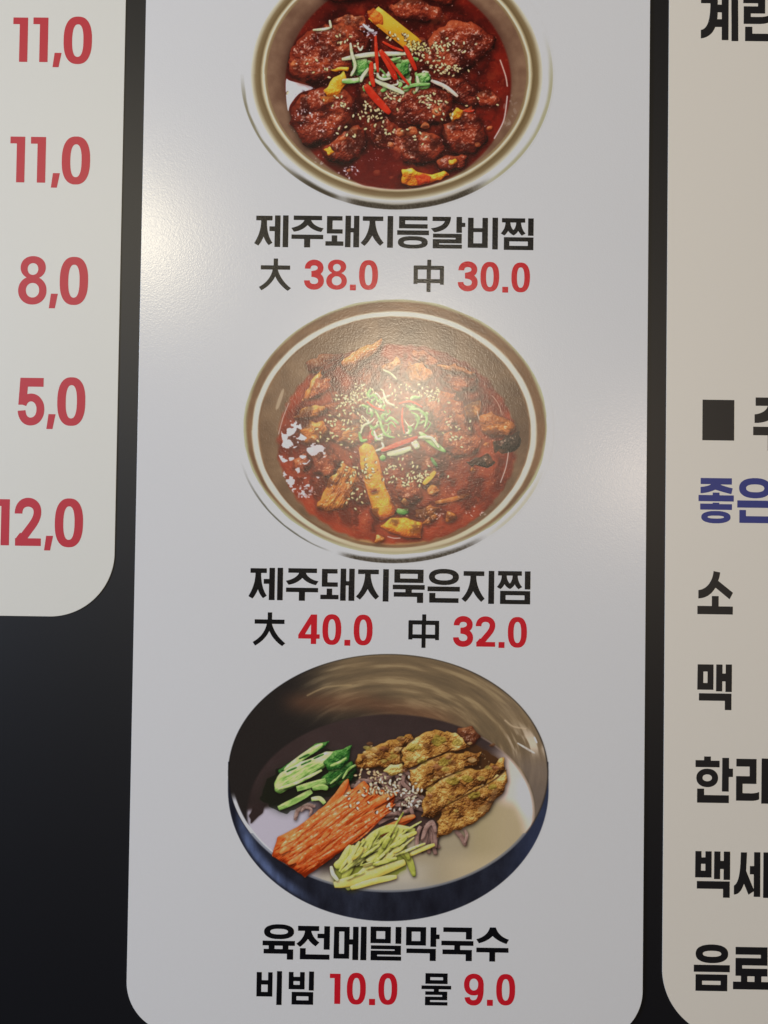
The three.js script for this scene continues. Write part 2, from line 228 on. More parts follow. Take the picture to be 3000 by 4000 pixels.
// ---------------------------------------------------------------- the printed photographs of the dishes
// painter: works in the measuring coordinates of each picture, colours as they look in the photograph; a last pass divides by the look of the blank panel
function Painter(w, h, oy, white) {
  const Q = 0.64, cw = Math.round(w * Q), ch = Math.round(h * Q), cv = document.createElement('canvas'); cv.width = cw; cv.height = ch;
  const c = cv.getContext('2d'); c.fillStyle = `rgb(${white})`; c.fillRect(0, 0, cw, ch); c.scale(Q, Q);
  let seed = 1;
  const P = { cv, c, w, h, oy, rnd: mulberry(w + h) };
  const css = (q, a = 1) => `rgba(${q[0] | 0},${q[1] | 0},${q[2] | 0},${a})`;
  // per-pixel paint over a box; fn(x, y) -> [r, g, b, a 0..1]
  P.pixels = (x0, y0, x1, y1, fn) => {
    const X0 = Math.max(0, Math.floor(x0 * Q)), X1 = Math.min(cw, Math.ceil(x1 * Q)), Y0 = Math.max(0, Math.floor((y0 + oy) * Q)), Y1 = Math.min(ch, Math.ceil((y1 + oy) * Q));
    const W = X1 - X0, H = Y1 - Y0; if (W < 1 || H < 1) return;
    const im = c.getImageData(X0, Y0, W, H), d = im.data;
    for (let y = 0; y < H; y++) for (let x = 0; x < W; x++) { const q = fn((X0 + x) / Q, (Y0 + y) / Q - oy); if (!q || q[3] <= 0) continue; const k = (y * W + x) * 4, a = Math.min(1, q[3]); for (let j = 0; j < 3; j++) d[k + j] = d[k + j] + (q[j] - d[k + j]) * a; }
    c.putImageData(im, X0, Y0);
  };
  const curve = (g, pts, closed) => {                        // Catmull-Rom through points
    const n = pts.length, at = (i) => closed ? pts[(i + n) % n] : pts[clamp(i, 0, n - 1)];
    g.moveTo(pts[0][0], pts[0][1]);
    for (let i = 0; i < (closed ? n : n - 1); i++) { const a = at(i - 1), b = at(i), d = at(i + 1), e = at(i + 2), t = 0.16; g.bezierCurveTo(b[0] + (d[0] - a[0]) * t, b[1] + (d[1] - a[1]) * t, d[0] - (e[0] - b[0]) * t, d[1] - (e[1] - b[1]) * t, d[0], d[1]); }
    if (closed) g.closePath();
  };
  const rough = (pts, amp, s) => {                          // breaks a smooth outline up
    const out = [], n = pts.length;
    for (let i = 0; i < n; i++) { const a = pts[i], b = pts[(i + 1) % n], L = Math.hypot(b[0] - a[0], b[1] - a[1]), m = Math.max(1, Math.round(L / 22)); for (let k = 0; k < m; k++) { const t = k / m, x = a[0] + (b[0] - a[0]) * t, y = a[1] + (b[1] - a[1]) * t; out.push([x + (noise(x / 15, y / 15, s) - 0.5) * amp * 2, y + (noise(x / 15, y / 15, s + 9) - 0.5) * amp * 2]); } }
    return out;
  };
  const blur = (a, W, H, r) => {
    r = Math.max(1, Math.round(r)); const b = new Float32Array(a.length);
    for (let pass = 0; pass < 2; pass++) {
      for (let y = 0; y < H; y++) { let s = 0; for (let x = -r; x < W; x++) { if (x + r < W) s += a[y * W + x + r]; if (x - r - 1 >= 0) s -= a[y * W + x - r - 1]; if (x >= 0) b[y * W + x] = s / (2 * r + 1); } }
      for (let x = 0; x < W; x++) { let s = 0; for (let y = -r; y < H; y++) { if (y + r < H) s += b[(y + r) * W + x]; if (y - r - 1 >= 0) s -= b[(y - r - 1) * W + x]; if (y >= 0) a[y * W + x] = s / (2 * r + 1); } }
    }
    return a;
  };
  // a lump of food: outline -> rounded, bumpy relief -> tones of a colour ramp, with sheen
  P.lump = (pts, o = {}) => {
    seed += 31; const s = o.seed || seed, tones = o.tones, dome = o.dome || 18, lift = o.lift ?? 1.3, freq = o.freq || 22, bump = o.bump ?? 9, turn = o.turn || 0, stretch = o.stretch || 1, spec = o.spec ?? 0.25, L = o.light || [-0.25, -0.6, 0.76], fine = o.fine ?? 0.10, bias = o.bias || 0;
    const shape = o.rough === 0 ? pts : rough(pts, o.rough ?? 5, s);
    let x0 = 1e9, y0 = 1e9, x1 = -1e9, y1 = -1e9; for (const [x, y] of shape) { x0 = Math.min(x0, x); y0 = Math.min(y0, y); x1 = Math.max(x1, x); y1 = Math.max(y1, y); }
    const pad = 4; x0 = Math.floor(x0) - pad; y0 = Math.floor(y0) - pad; const W = Math.ceil((x1 + pad - x0) * Q), H = Math.ceil((y1 + pad - y0) * Q);
    const t = document.createElement('canvas'); t.width = W; t.height = H; const g = t.getContext('2d'); g.setTransform(Q, 0, 0, Q, -x0 * Q, -y0 * Q); g.fillStyle = '#fff'; g.beginPath(); curve(g, shape, true); g.fill();
    const im = g.getImageData(0, 0, W, H), d = im.data, m = new Float32Array(W * H); for (let k = 0; k < W * H; k++) m[k] = d[k * 4 + 3] / 255;
    const b = blur(Float32Array.from(m), W, H, dome * 0.6 * Q), hgt = new Float32Array(W * H), cs = Math.cos(turn), sn = Math.sin(turn);
    for (let y = 0; y < H; y++) for (let x = 0; x < W; x++) { const k = y * W + x; if (!m[k]) { hgt[k] = 0; continue; } const X = x / Q + x0, Y = y / Q + y0, u = (X * cs + Y * sn) / stretch, v = -X * sn + Y * cs; hgt[k] = Math.sqrt(clamp((b[k] - 0.35) / 0.65)) * dome * lift + fbm(u / freq, v / freq, s) * bump * 2 + (noise(u / 4, v / 4, s + 3) - 0.5) * bump * fine * 2; }
    for (let y = 0; y < H; y++) for (let x = 0; x < W; x++) {
      const k = y * W + x, q = k * 4; if (!m[k]) continue;
      const hx = (hgt[y * W + Math.min(W - 1, x + 1)] - hgt[y * W + Math.max(0, x - 1)]) / 2 * Q, hy = (hgt[Math.min(H - 1, y + 1) * W + x] - hgt[Math.max(0, y - 1) * W + x]) / 2 * Q, n = 1 / Math.hypot(hx, hy, 1);
      const ndl = Math.max(0, (-hx * L[0] - hy * L[1] + L[2]) * n), X = x / Q + x0, Y = y / Q + y0, tone = fbm(X / freq / 1.7, Y / freq / 1.7, s + 7, 3) - 0.5;
      let col = ramp(tones, clamp(0.05 + ndl * 0.72 + tone * (o.mottle ?? 0.5) + bias));
      const hv = [L[0], L[1], L[2] + 1], hl = Math.hypot(...hv), nh = Math.max(0, (-hx * hv[0] - hy * hv[1] + hv[2]) * n / hl), sp = spec * Math.pow(nh, o.shine || 40) * smooth(0.45, 0.7, noise(X / 9, Y / 9, s + 11));
      col = mix3(col, o.gleam || [255, 240, 225], clamp(sp));
      d[q] = col[0]; d[q + 1] = col[1]; d[q + 2] = col[2]; d[q + 3] = m[k] * 255 * (o.alpha ?? 1);
    }
    g.setTransform(1, 0, 0, 1, 0, 0); g.putImageData(im, 0, 0);
    c.save(); if (o.shadow !== 0) { c.shadowColor = css(o.under || [18, 4, 3], o.shadow ?? 0.75); c.shadowBlur = (o.spread ?? 14) * Q; c.shadowOffsetX = (o.sx ?? 3) * Q; c.shadowOffsetY = (o.sy ?? 6) * Q; }
    c.drawImage(t, x0, y0 + oy, W / Q, H / Q); c.restore();
  };
  // a strip along points, width at each end / middle
  P.strip = (pts, wid, o = {}) => {
    const dense = [], n = pts.length; for (let i = 0; i < n - 1; i++) for (let k = 0; k < 8; k++) { const at = (j) => pts[clamp(j, 0, n - 1)], t = k / 8, a = at(i - 1), b = at(i), d = at(i + 1), e = at(i + 2), f = (j) => 0.5 * (2 * b[j] + (d[j] - a[j]) * t + (2 * a[j] - 5 * b[j] + 4 * d[j] - e[j]) * t * t + (3 * b[j] - a[j] - 3 * d[j] + e[j]) * t * t * t); dense.push([f(0), f(1)]); } dense.push(pts[n - 1]);
    const l = [], r = [], N = dense.length, taper = o.taper ?? 0.5;
    for (let i = 0; i < N; i++) { const a = dense[Math.max(0, i - 1)], b = dense[Math.min(N - 1, i + 1)], q = Math.hypot(b[0] - a[0], b[1] - a[1]) || 1, nx = -(b[1] - a[1]) / q, ny = (b[0] - a[0]) / q, t = i / (N - 1), hw = wid / 2 * (1 - taper * Math.pow(Math.abs(2 * t - 1), o.blunt ?? 3)); l.push([dense[i][0] + nx * hw, dense[i][1] + ny * hw]); r.unshift([dense[i][0] - nx * hw, dense[i][1] - ny * hw]); }
    const a = pts[0], b = pts[n - 1];
    P.lump([...l, ...r], { rough: 0, lift: 0.5, dome: wid * 0.42, freq: Math.max(6, wid * 0.7), bump: 2.5, turn: Math.atan2(b[1] - a[1], b[0] - a[0]), stretch: 4, mottle: 0.35, ...o });
  };
  const tonesOf = (q, k = 1) => [[0, q.map((v) => v * 0.28)], [0.35, q.map((v) => v * 0.68)], [0.65, q], [1, q.map((v) => Math.min(255, v * 1.12 + 34 * k))]];
  P.tones = tonesOf;
  P.seed = (x, y, col = [224, 192, 136], len = 17) => {
    const a = P.rnd() * 3.14, l = len * (0.85 + P.rnd() * 0.3), k = 0.85 + P.rnd() * 0.3; c.save(); c.translate(x, y + oy); c.rotate(a);
    c.fillStyle = 'rgba(25,6,3,0.55)'; c.beginPath(); c.ellipse(1, 2.5, l * 0.58, l * 0.38, 0, 0, 7); c.fill();
    c.fillStyle = css(col.map((v) => v * 0.72 * k)); c.beginPath(); c.ellipse(0, 0, l * 0.52, l * 0.29, 0, 0, 7); c.fill();
    c.fillStyle = css(col.map((v) => Math.min(255, v * 1.1 * k))); c.beginPath(); c.ellipse(-l * 0.06, -l * 0.05, l * 0.36, l * 0.18, 0, 0, 7); c.fill(); c.restore();
  };
  P.scatter = (x, y, rx, ry, n, col, len) => { for (let k = 0; k < n; k++) { const a = P.rnd() * 6.283, r = Math.sqrt(P.rnd()) * (P.rnd() < 0.2 ? 1.35 : 1); P.seed(x + Math.cos(a) * rx * r, y + Math.sin(a) * ry * r, col, len); } };
  P.line = (pts, wd, col, alpha = 1, fuzz = 0) => { c.save(); c.translate(0, oy); c.strokeStyle = css(col, alpha); c.lineWidth = wd; c.lineCap = 'round'; if (fuzz) { c.shadowColor = css(col, alpha); c.shadowBlur = fuzz; } c.beginPath(); curve(c, pts, false); c.stroke(); c.restore(); };
  P.area = (pts, col, alpha = 1, fuzz = 0, jag = 0) => { c.save(); c.translate(0, oy); c.fillStyle = css(col, alpha); if (fuzz) { c.shadowColor = css(col, alpha); c.shadowBlur = fuzz; } c.beginPath(); curve(c, jag ? rough(pts, jag, 77) : pts, true); c.fill(); c.restore(); };
  P.speck = (x, y, rx, ry, n, col, size, alpha = 0.8) => { c.save(); c.translate(0, oy); for (let k = 0; k < n; k++) { const a = P.rnd() * 6.283, r = Math.sqrt(P.rnd()); c.fillStyle = css(col, alpha * (0.4 + 0.6 * P.rnd())); c.beginPath(); c.ellipse(x + Math.cos(a) * rx * r, y + Math.sin(a) * ry * r, size * (0.4 + P.rnd()), size * (0.25 + 0.4 * P.rnd()), P.rnd() * 3, 0, 7); c.fill(); } c.restore(); };
  // wet reflections of irregular outline inside an oval, and a mottled sauce glaze over everything already painted there
  P.gloss = (cx, cy, rx, ry, thr, size, col, alpha = 0.9, sd = 1) => P.pixels(cx - rx, cy - ry, cx + rx, cy + ry, (x, y) => { const r = Math.hypot((x - cx) / rx, (y - cy) / ry); if (r > 1) return null; const v = fbm(x / size, y / size * 1.25, sd, 4) - r * r * 0.12; return [...col, alpha * smooth(thr, thr + 0.035, v)]; });
  P.glaze = (cx, cy, rx, ry, size, dark, lite, sd = 1, top = 0.55) => P.pixels(cx - rx, cy - ry, cx + rx, cy + ry, (x, y) => { const r = Math.hypot((x - cx) / rx, (y - cy) / ry); if (r > 1) return null; const v = fbm(x / size, y / size, sd, 4), e = smooth(1, 0.9, r); return v < 0.5 ? [...dark, e * top * smooth(0.52, 0.3, v)] : [...lite, e * top * 0.5 * smooth(0.54, 0.75, v)]; });
  P.fibre = (cx, cy, rx, ry, size, turn, col, alpha, sd = 1, width = 0.018) => { const cs = Math.cos(turn), sn = Math.sin(turn); P.pixels(cx - rx, cy - ry, cx + rx, cy + ry, (x, y) => { const r = Math.hypot((x - cx) / rx, (y - cy) / ry); if (r > 1) return null; const u = (x * cs + y * sn) / size / 2.2, v = (-x * sn + y * cs) / size, f = Math.abs(fbm(u, v, sd, 3) - 0.5), p = smooth(0.42, 0.62, noise(x / 60, y / 60, sd + 40)); return [...col, alpha * p * smooth(width, 0, f) * smooth(1, 0.85, r)]; }); };
  P.soften = () => { const im = c.getImageData(0, 0, cw, ch), d = im.data, o = new Uint8ClampedArray(d); for (let y = 1; y < ch - 1; y++) for (let x = 1; x < cw - 1; x++) { const k = (y * cw + x) * 4; if (o[k] === white[0] && o[k + 1] === white[1] && o[k + 2] === white[2]) continue; for (let j = 0; j < 3; j++) { const q = k + j; d[q] = (o[q] * 4 + (o[q - 4] + o[q + 4] + o[q - cw * 4] + o[q + cw * 4]) * 2 + o[q - 4 - cw * 4] + o[q + 4 - cw * 4] + o[q - 4 + cw * 4] + o[q + 4 + cw * 4]) / 16; } } c.putImageData(im, 0, 0); };
  P.finish = (gain = 1) => {
    P.soften();
    const im = c.getImageData(0, 0, cw, ch), d = im.data, wl = white.map(toLin), out = new Uint8Array(cw * ch * 4), lut = [0, 1, 2].map((j) => Float32Array.from({ length: 256 }, (_, v) => toSrgb(clamp(toLin(v) / wl[j] * (v >= white[j] - 1 ? 1 : gain)))));
    for (let y = 0; y < ch; y++) for (let x = 0; x < cw; x++) { const k = (y * cw + x) * 4, q = ((ch - 1 - y) * cw + x) * 4, blank = d[k] === white[0] && d[k + 1] === white[1] && d[k + 2] === white[2], nz = blank ? 0 : (hash(x, y, 5) - 0.5) * 8; for (let j = 0; j < 3; j++) out[q + j] = blank ? 255 : clamp(lut[j][d[k + j]] + nz, 0, 255); out[q + 3] = 255; }
    const t = new THREE.DataTexture(out, cw, ch); t.colorSpace = THREE.SRGBColorSpace; t.magFilter = THREE.LinearFilter; t.minFilter = THREE.LinearMipmapLinearFilter; t.generateMipmaps = true; t.needsUpdate = true; return t;
  };
  return P;
}
const MEAT = [[0, [22, 6, 5]], [0.3, [66, 15, 10]], [0.5, [104, 31, 18]], [0.68, [140, 52, 29]], [0.85, [174, 84, 48]], [1, [206, 130, 88]]];
const MEAT_B = [[0, [38, 12, 8]], [0.3, [92, 30, 17]], [0.5, [128, 50, 28]], [0.7, [158, 76, 40]], [0.88, [190, 110, 62]], [1, [214, 150, 100]]];
const CAKE = [[0, [120, 40, 10]], [0.3, [176, 84, 18]], [0.55, [222, 142, 34]], [0.8, [240, 186, 62]], [1, [250, 222, 130]]];
const YEL = [[0, [120, 44, 8]], [0.3, [176, 96, 18]], [0.55, [206, 150, 38]], [0.8, [222, 186, 76]], [1, [238, 220, 150]]];
const GREEN = [[0, [16, 36, 14]], [0.3, [40, 88, 34]], [0.5, [84, 138, 58]], [0.75, [150, 184, 108]], [1, [224, 232, 192]]];
const PALE = [[0, [90, 96, 60]], [0.35, [160, 164, 116]], [0.65, [208, 208, 170]], [1, [240, 238, 220]]];
const CHILI = [[0, [84, 10, 6]], [0.35, [156, 26, 12]], [0.65, [196, 48, 24]], [0.9, [218, 92, 50]], [1, [236, 150, 110]]];
const LEAF = [[0, [70, 30, 10]], [0.35, [140, 70, 24]], [0.6, [190, 108, 42]], [0.85, [216, 152, 70]], [1, [236, 196, 120]]];

function ribStew() {                                        // braised ribs, measured at 1.276 from photo pixel (900, 0)
  const P = Painter(1659, 1415, 330, [190, 188, 184]), ang = (x, y, cx, cy, rx, ry) => Math.atan2((y - cy) / ry, (x - cx) / rx) * 180 / Math.PI;
  const rim = [[0.80, [110, 78, 56]], [0.822, [118, 92, 64]], [0.842, [136, 112, 78]], [0.852, [212, 202, 176]], [0.862, [188, 172, 136]], [0.876, [104, 84, 54]], [0.902, [122, 102, 70]], [0.920, [172, 160, 130]], [0.936, [202, 196, 180]]];
  P.pixels(0, -330, 1659, 1085, (x, y) => {
    const rx = (x - 828) / 778, ry = (y - 370) / 672, rho = Math.hypot(rx, ry), a = ang(x, y, 828, 370, 778, 672); if (rho > 1.004) return null;
    const wob = (fbm(a / 9, rho * 60, 4, 3) - 0.5) * 0.010, e = smooth(1.004, 0.998, rho);
    if (rho > 0.936 + wob) {                                // bright flange with dark streaks at the edge
      const low = smooth(50, 66, a) * smooth(113, 104, a), left = smooth(112, 122, a) * smooth(182, 165, a), right = smooth(-20, 8, a) * smooth(64, 46, a);
      let col = [190, 188, 184], t = smooth(0.93, 0.965, rho) * low; col = mix3(col, [150, 140, 116], t * 0.6);
      col = mix3(col, [44, 36, 26], low * smooth(0.952, 0.975, rho + wob) * (0.75 + 0.25 * noise(a * 3, rho * 90, 8)));
      col = mix3(col, [112, 104, 78], left * smooth(0.974, 0.99, rho + wob * 2) * 0.85 * (0.4 + 0.6 * smooth(120, 150, a))); col = mix3(col, [60, 52, 38], smooth(108, 116, a) * smooth(140, 122, a) * smooth(0.955, 0.985, rho + wob));
      col = mix3(col, [150, 142, 100], right * smooth(0.968, 0.99, rho + wob) * 0.75);
      return [...col, e];
    }
    let col = ramp(rim, rho + wob * 0.8);
    if (rho < 0.83) { const n = fbm(x / 60, y / 60, 2, 3); col = mix3([92, 62, 46], [140, 108, 82], clamp(n * 0.8 + smooth(200, -250, y) * 0.5 + smooth(1250, 1450, x) * 0.12)); col = mix3(col, [64, 34, 26], smooth(0.78, 0.70, rho) * 0.6); }
    return [...col, 1];
  });
  P.pixels(240, -110, 1430, 960, (x, y) => { const r = Math.hypot((x - 836) / 558, (y - 415) / 524); if (r > 1.02) return null; const n = fbm(x / 90, y / 70, 9, 4), m = fbm(x / 14, y / 12, 12, 3); return [...mix3(mix3([46, 8, 7], [112, 24, 14], clamp(n * 1.3 - 0.15 + smooth(1000, 1350, x) * 0.25)), [150, 60, 34], smooth(0.66, 0.8, m) * 0.35), smooth(1.02, 0.995, r)]; });
  P.line([[1345, 300], [1372, 380], [1380, 430]], 5, [214, 186, 168], 0.8, 3); P.line([[1380, 480], [1362, 600], [1315, 690]], 5, [206, 186, 176], 0.85, 3);
  P.area([[278, 398], [300, 404], [412, 438], [345, 466], [300, 520], [288, 553], [278, 480]], [222, 219, 222]);
  const meat = (p, o = {}) => P.lump(p, { tones: MEAT, dome: 30, lift: 1.1, freq: 64, bump: 15, spec: 0.95, shine: 26, gleam: [240, 196, 170], mottle: 0.6, fine: 0.05, rough: 9, shadow: 0.95, spread: 26, sy: 9, ...o });
  meat([[790, 40], [860, -10], [960, 0], [1060, 50], [1062, 100], [980, 112], [900, 100], [820, 80]]);
  meat([[420, -40], [520, -80], [640, -80], [700, -30], [640, 10], [520, 10]]); meat([[900, -80], [1040, -90], [1140, -30], [1100, 30], [980, 0]]);
  meat([[520, 92], [580, 70], [660, 88], [692, 150], [640, 162], [560, 150], [508, 120]], { bias: 0.05 });
  meat([[300, 250], [330, 200], [400, 150], [480, 120], [560, 118], [640, 150], [700, 200], [700, 262], [620, 300], [600, 340], [540, 380], [480, 404], [420, 424], [350, 404], [300, 372], [284, 330]], { dome: 46 });
  meat([[1010, 160], [1100, 104], [1200, 112], [1290, 168], [1332, 190], [1312, 240], [1262, 272], [1200, 340], [1130, 372], [1040, 370], [968, 322], [958, 256]], { dome: 44 });
  meat([[1000, 390], [1150, 388], [1232, 456], [1290, 500], [1200, 540], [1110, 506]], { bias: -0.08 });
  meat([[640, 440], [760, 430], [900, 440], [1040, 440], [1112, 492], [1100, 570], [1040, 622], [940, 642], [860, 602], [760, 562], [656, 530]], { dome: 44, bias: -0.02 });
  meat([[300, 562], [340, 490], [420, 442], [470, 430], [560, 440], [622, 500], [632, 560], [580, 622], [540, 662], [480, 712], [420, 742], [370, 722], [330, 662], [298, 612]], { dome: 46 });
  meat([[1230, 470], [1300, 448], [1352, 490], [1322, 532], [1250, 532]], { dome: 20 });
  meat([[1060, 622], [1130, 582], [1200, 520], [1262, 622], [1282, 702], [1222, 762], [1120, 772], [1060, 702]], { bias: -0.06 });
  meat([[700, 622], [780, 600], [860, 642], [960, 662], [1052, 682], [1072, 742], [1022, 802], [930, 832], [840, 792], [760, 742], [700, 702]], { dome: 38, bias: 0.04 });
  meat([[460, 742], [540, 682], [620, 622], [672, 642], [682, 722], [640, 792], [560, 822], [490, 802]], { bias: 0.0 });
  meat([[1030, 800], [1090, 770], [1180, 780], [1170, 830], [1100, 850], [1040, 850]], { dome: 14, bias: 0.08 });
  for (const [x, y, r] of [[850, 660, 26], [905, 655, 30], [740, 690, 20], [800, 720, 18], [610, 660, 26], [560, 690, 18], [970, 630, 22], [320, 320, 18], [1150, 236, 16], [1190, 240, 14], [1030, 560, 24], [730, 860, 20], [806, 885, 12], [1290, 640, 16], [590, 850, 12], [1230, 720, 14]])
    P.lump([[x - r, y], [x - r * 0.4, y - r * 0.8], [x + r * 0.7, y - r * 0.6], [x + r, y + r * 0.3], [x, y + r * 0.8], [x - r * 0.7, y + r * 0.6]], { tones: [[0, [90, 24, 8]], [0.4, [160, 70, 34]], [0.75, [204, 120, 70]], [1, [232, 180, 130]]], dome: 10, freq: 12, bump: 5, shadow: 0.4, spread: 6, alpha: 0.9 });
  for (let k = 0; k < 7; k++) { const a = P.rnd() * 6.283, q = Math.sqrt(P.rnd()) * 0.84, x = 836 + Math.cos(a) * 530 * q, y = 430 + Math.sin(a) * 460 * q, t = P.rnd() * 3.14, u = 22 + P.rnd() * 44, v = 10 + P.rnd() * 20; meat([0, 1, 2, 3, 4, 5].map((i) => { const f = i / 6 * 6.283, m = 0.75 + P.rnd() * 0.5; return [x + (Math.cos(f) * u * Math.cos(t) - Math.sin(f) * v * Math.sin(t)) * m, y + (Math.cos(f) * u * Math.sin(t) + Math.sin(f) * v * Math.cos(t)) * m]; }), { dome: 12, freq: 24, bump: 9, bias: (P.rnd() - 0.55) * 0.2, alpha: 0.7, shadow: 0.6, spread: 12 }); }
  P.fibre(836, 415, 520, 480, 20, 0.5, [186, 92, 58], 0.4, 91); P.fibre(836, 415, 520, 480, 14, -0.7, [40, 8, 6], 0.4, 95); P.fibre(450, 590, 160, 140, 16, -0.4, [200, 110, 80], 0.5, 92); P.fibre(880, 720, 180, 110, 13, 0.4, [206, 130, 80], 0.6, 93);
  P.glaze(836, 415, 540, 505, 46, [34, 6, 5], [168, 66, 34], 61, 0.55); P.gloss(836, 420, 520, 480, 0.71, 17, [232, 190, 170], 0.6, 62); P.gloss(430, 600, 150, 130, 0.68, 14, [240, 214, 206], 0.7, 63); P.gloss(450, 260, 160, 130, 0.69, 14, [236, 196, 180], 0.6, 64); P.gloss(1160, 240, 170, 120, 0.69, 15, [236, 190, 170], 0.6, 65); P.gloss(690, 160, 60, 50, 0.6, 18, [214, 204, 214], 0.8, 66);
  P.area([[690, 760], [800, 740], [860, 800], [820, 900], [700, 930], [620, 900], [610, 830]], [92, 18, 14], 0.55, 30);
  P.strip([[712, 62], [820, 150], [930, 236]], 84, { tones: YEL, taper: 0.18, blunt: 8, mottle: 0.35 });
  P.lump([[682, 60], [715, 42], [760, 75], [760, 120], [720, 120], [690, 90]], { tones: [[0, [110, 20, 8]], [0.5, [190, 70, 24]], [1, [224, 150, 50]]], dome: 14, alpha: 0.75, shadow: 0 });
  P.lump([[500, 350], [540, 334], [590, 338], [588, 356], [520, 360]], { tones: YEL, dome: 8, bump: 4 });
  P.lump([[468, 452], [510, 392], [570, 358], [584, 408], [542, 468], [482, 484]], { tones: YEL, dome: 20, bump: 6, bias: 0.02 });
  P.lump([[440, 480], [500, 478], [550, 468], [540, 500], [470, 520]], { tones: [[0, [90, 20, 8]], [0.6, [178, 84, 30]], [1, [220, 150, 60]]], dome: 12, alpha: 0.7, shadow: 0 });
  P.lump([[855, 848], [900, 838], [950, 862], [1000, 872], [1070, 850], [1090, 868], [1050, 895], [990, 915], [900, 930], [858, 908]], { tones: CAKE, dome: 22, freq: 26, bump: 9, mottle: 0.9 });
  P.lump([[920, 880], [960, 868], [1000, 880], [990, 912], [940, 920]], { tones: CHILI, dome: 12, alpha: 0.8, shadow: 0 });
  P.lump([[1095, 572], [1128, 538], [1166, 550], [1142, 592], [1108, 602]], { tones: YEL, dome: 14 }); P.lump([[462, 742], [500, 732], [522, 760], [490, 778]], { tones: YEL, dome: 12, bias: 0.1 }); P.lump([[1085, 800], [1120, 790], [1128, 812], [1100, 822]], { tones: YEL, dome: 8 });
  P.scatter(1000, 270, 70, 50, 46); P.scatter(918, 232, 44, 26, 34, [232, 206, 122]); P.scatter(1070, 345, 90, 26, 30); P.scatter(985, 495, 60, 34, 24); P.scatter(700, 560, 70, 46, 30); P.scatter(815, 480, 50, 30, 18); P.scatter(840, 185, 60, 34, 14);
  P.scatter(580, 205, 80, 34, 10); P.scatter(530, 510, 60, 30, 9); P.scatter(780, 640, 120, 34, 14); P.scatter(955, 690, 60, 34, 6); P.scatter(1130, 220, 120, 50, 16); P.scatter(600, 660, 90, 30, 6); P.scatter(1060, 560, 60, 50, 10); P.scatter(830, 440, 420, 200, 26); P.scatter(450, 350, 90, 60, 5);
  // garnish
  for (let k = 0; k < 40; k++) { const x = 600 + P.rnd() * 390, y = 285 + P.rnd() * 150, a = P.rnd() * 6, l = 14 + P.rnd() * 22; P.strip([[x, y], [x + Math.cos(a) * l, y + Math.sin(a) * l * 0.8], [x + Math.cos(a + 0.8) * l * 1.8, y + Math.sin(a + 0.8) * l * 1.4]], 9 + P.rnd() * 15, { tones: k % 3 ? GREEN : PALE, shadow: 0.5, spread: 6, bias: 0.08 }); }
  P.lump([[610, 300], [680, 295], [690, 350], [650, 380], [615, 350]], { tones: GREEN, dome: 14, bump: 8 }); P.lump([[830, 320], [890, 310], [892, 370], [850, 400], [820, 370]], { tones: GREEN, dome: 16, bias: -0.1 }); P.lump([[925, 370], [985, 365], [1004, 405], [950, 430], [920, 410]], { tones: GREEN, dome: 14 });
  P.strip([[556, 296], [700, 272], [880, 268]], 24, { tones: PALE }); P.strip([[598, 214], [606, 270], [622, 330], [600, 380]], 16, { tones: PALE }); P.strip([[410, 150], [460, 146], [500, 138]], 13, { tones: PALE }); P.strip([[494, 100], [502, 140]], 12, { tones: PALE });
  P.strip([[660, 120], [690, 146], [716, 154]], 14, { tones: [[0, [150, 140, 140]], [1, [235, 230, 230]]] }); P.strip([[1000, 402], [1070, 432], [1134, 482]], 20, { tones: [[0, [150, 90, 70]], [0.6, [220, 190, 170]], [1, [244, 230, 220]]] }); P.strip([[720, 402], [800, 436], [866, 466]], 24, { tones: PALE }); P.strip([[556, 404], [600, 404], [644, 398]], 26, { tones: GREEN, bias: 0.15 }); P.strip([[745, 340], [735, 375], [760, 396], [800, 390]], 14, { tones: PALE });
  P.strip([[930, 380], [936, 420], [926, 458]], 16, { tones: PALE }); P.strip([[860, 440], [920, 424], [996, 420]], 18, { tones: GREEN, bias: 0.1 }); P.strip([[634, 230], [648, 250], [660, 230]], 10, { tones: PALE }); P.strip([[690, 340], [660, 380], [650, 410]], 18, { tones: PALE }); P.strip([[760, 290], [800, 300], [850, 286]], 14, { tones: GREEN, bias: 0.2 });
  const chili = (p, wd) => P.strip(p, wd, { tones: CHILI, spec: 0.5, shadow: 0.6, spread: 6 });
  chili([[724, 178], [728, 270], [736, 362]], 17); chili([[745, 250], [790, 320], [826, 398]], 32); chili([[772, 272], [830, 350], [890, 424]], 15); chili([[868, 228], [898, 290], [926, 352]], 24); chili([[758, 208], [810, 236], [862, 254]], 14); chili([[704, 308], [702, 370], [716, 434]], 24); chili([[672, 424], [720, 486], [796, 566]], 38); chili([[1160, 552], [1196, 556], [1216, 548]], 10);
  P.speck(830, 430, 520, 420, 300, [236, 214, 205], 3, 0.7); P.speck(370, 570, 40, 30, 14, [245, 235, 235], 6); P.speck(430, 300, 110, 80, 40, [230, 200, 190], 4); P.speck(1180, 200, 120, 70, 40, [230, 190, 175], 4); P.speck(800, 720, 140, 60, 30, [230, 180, 160], 4); P.speck(600, 860, 60, 30, 18, [235, 225, 230], 7); P.speck(440, 800, 30, 30, 8, [180, 160, 150], 7); P.speck(1390, 560, 40, 90, 14, [170, 150, 135], 12, 0.35);
  return P;
}

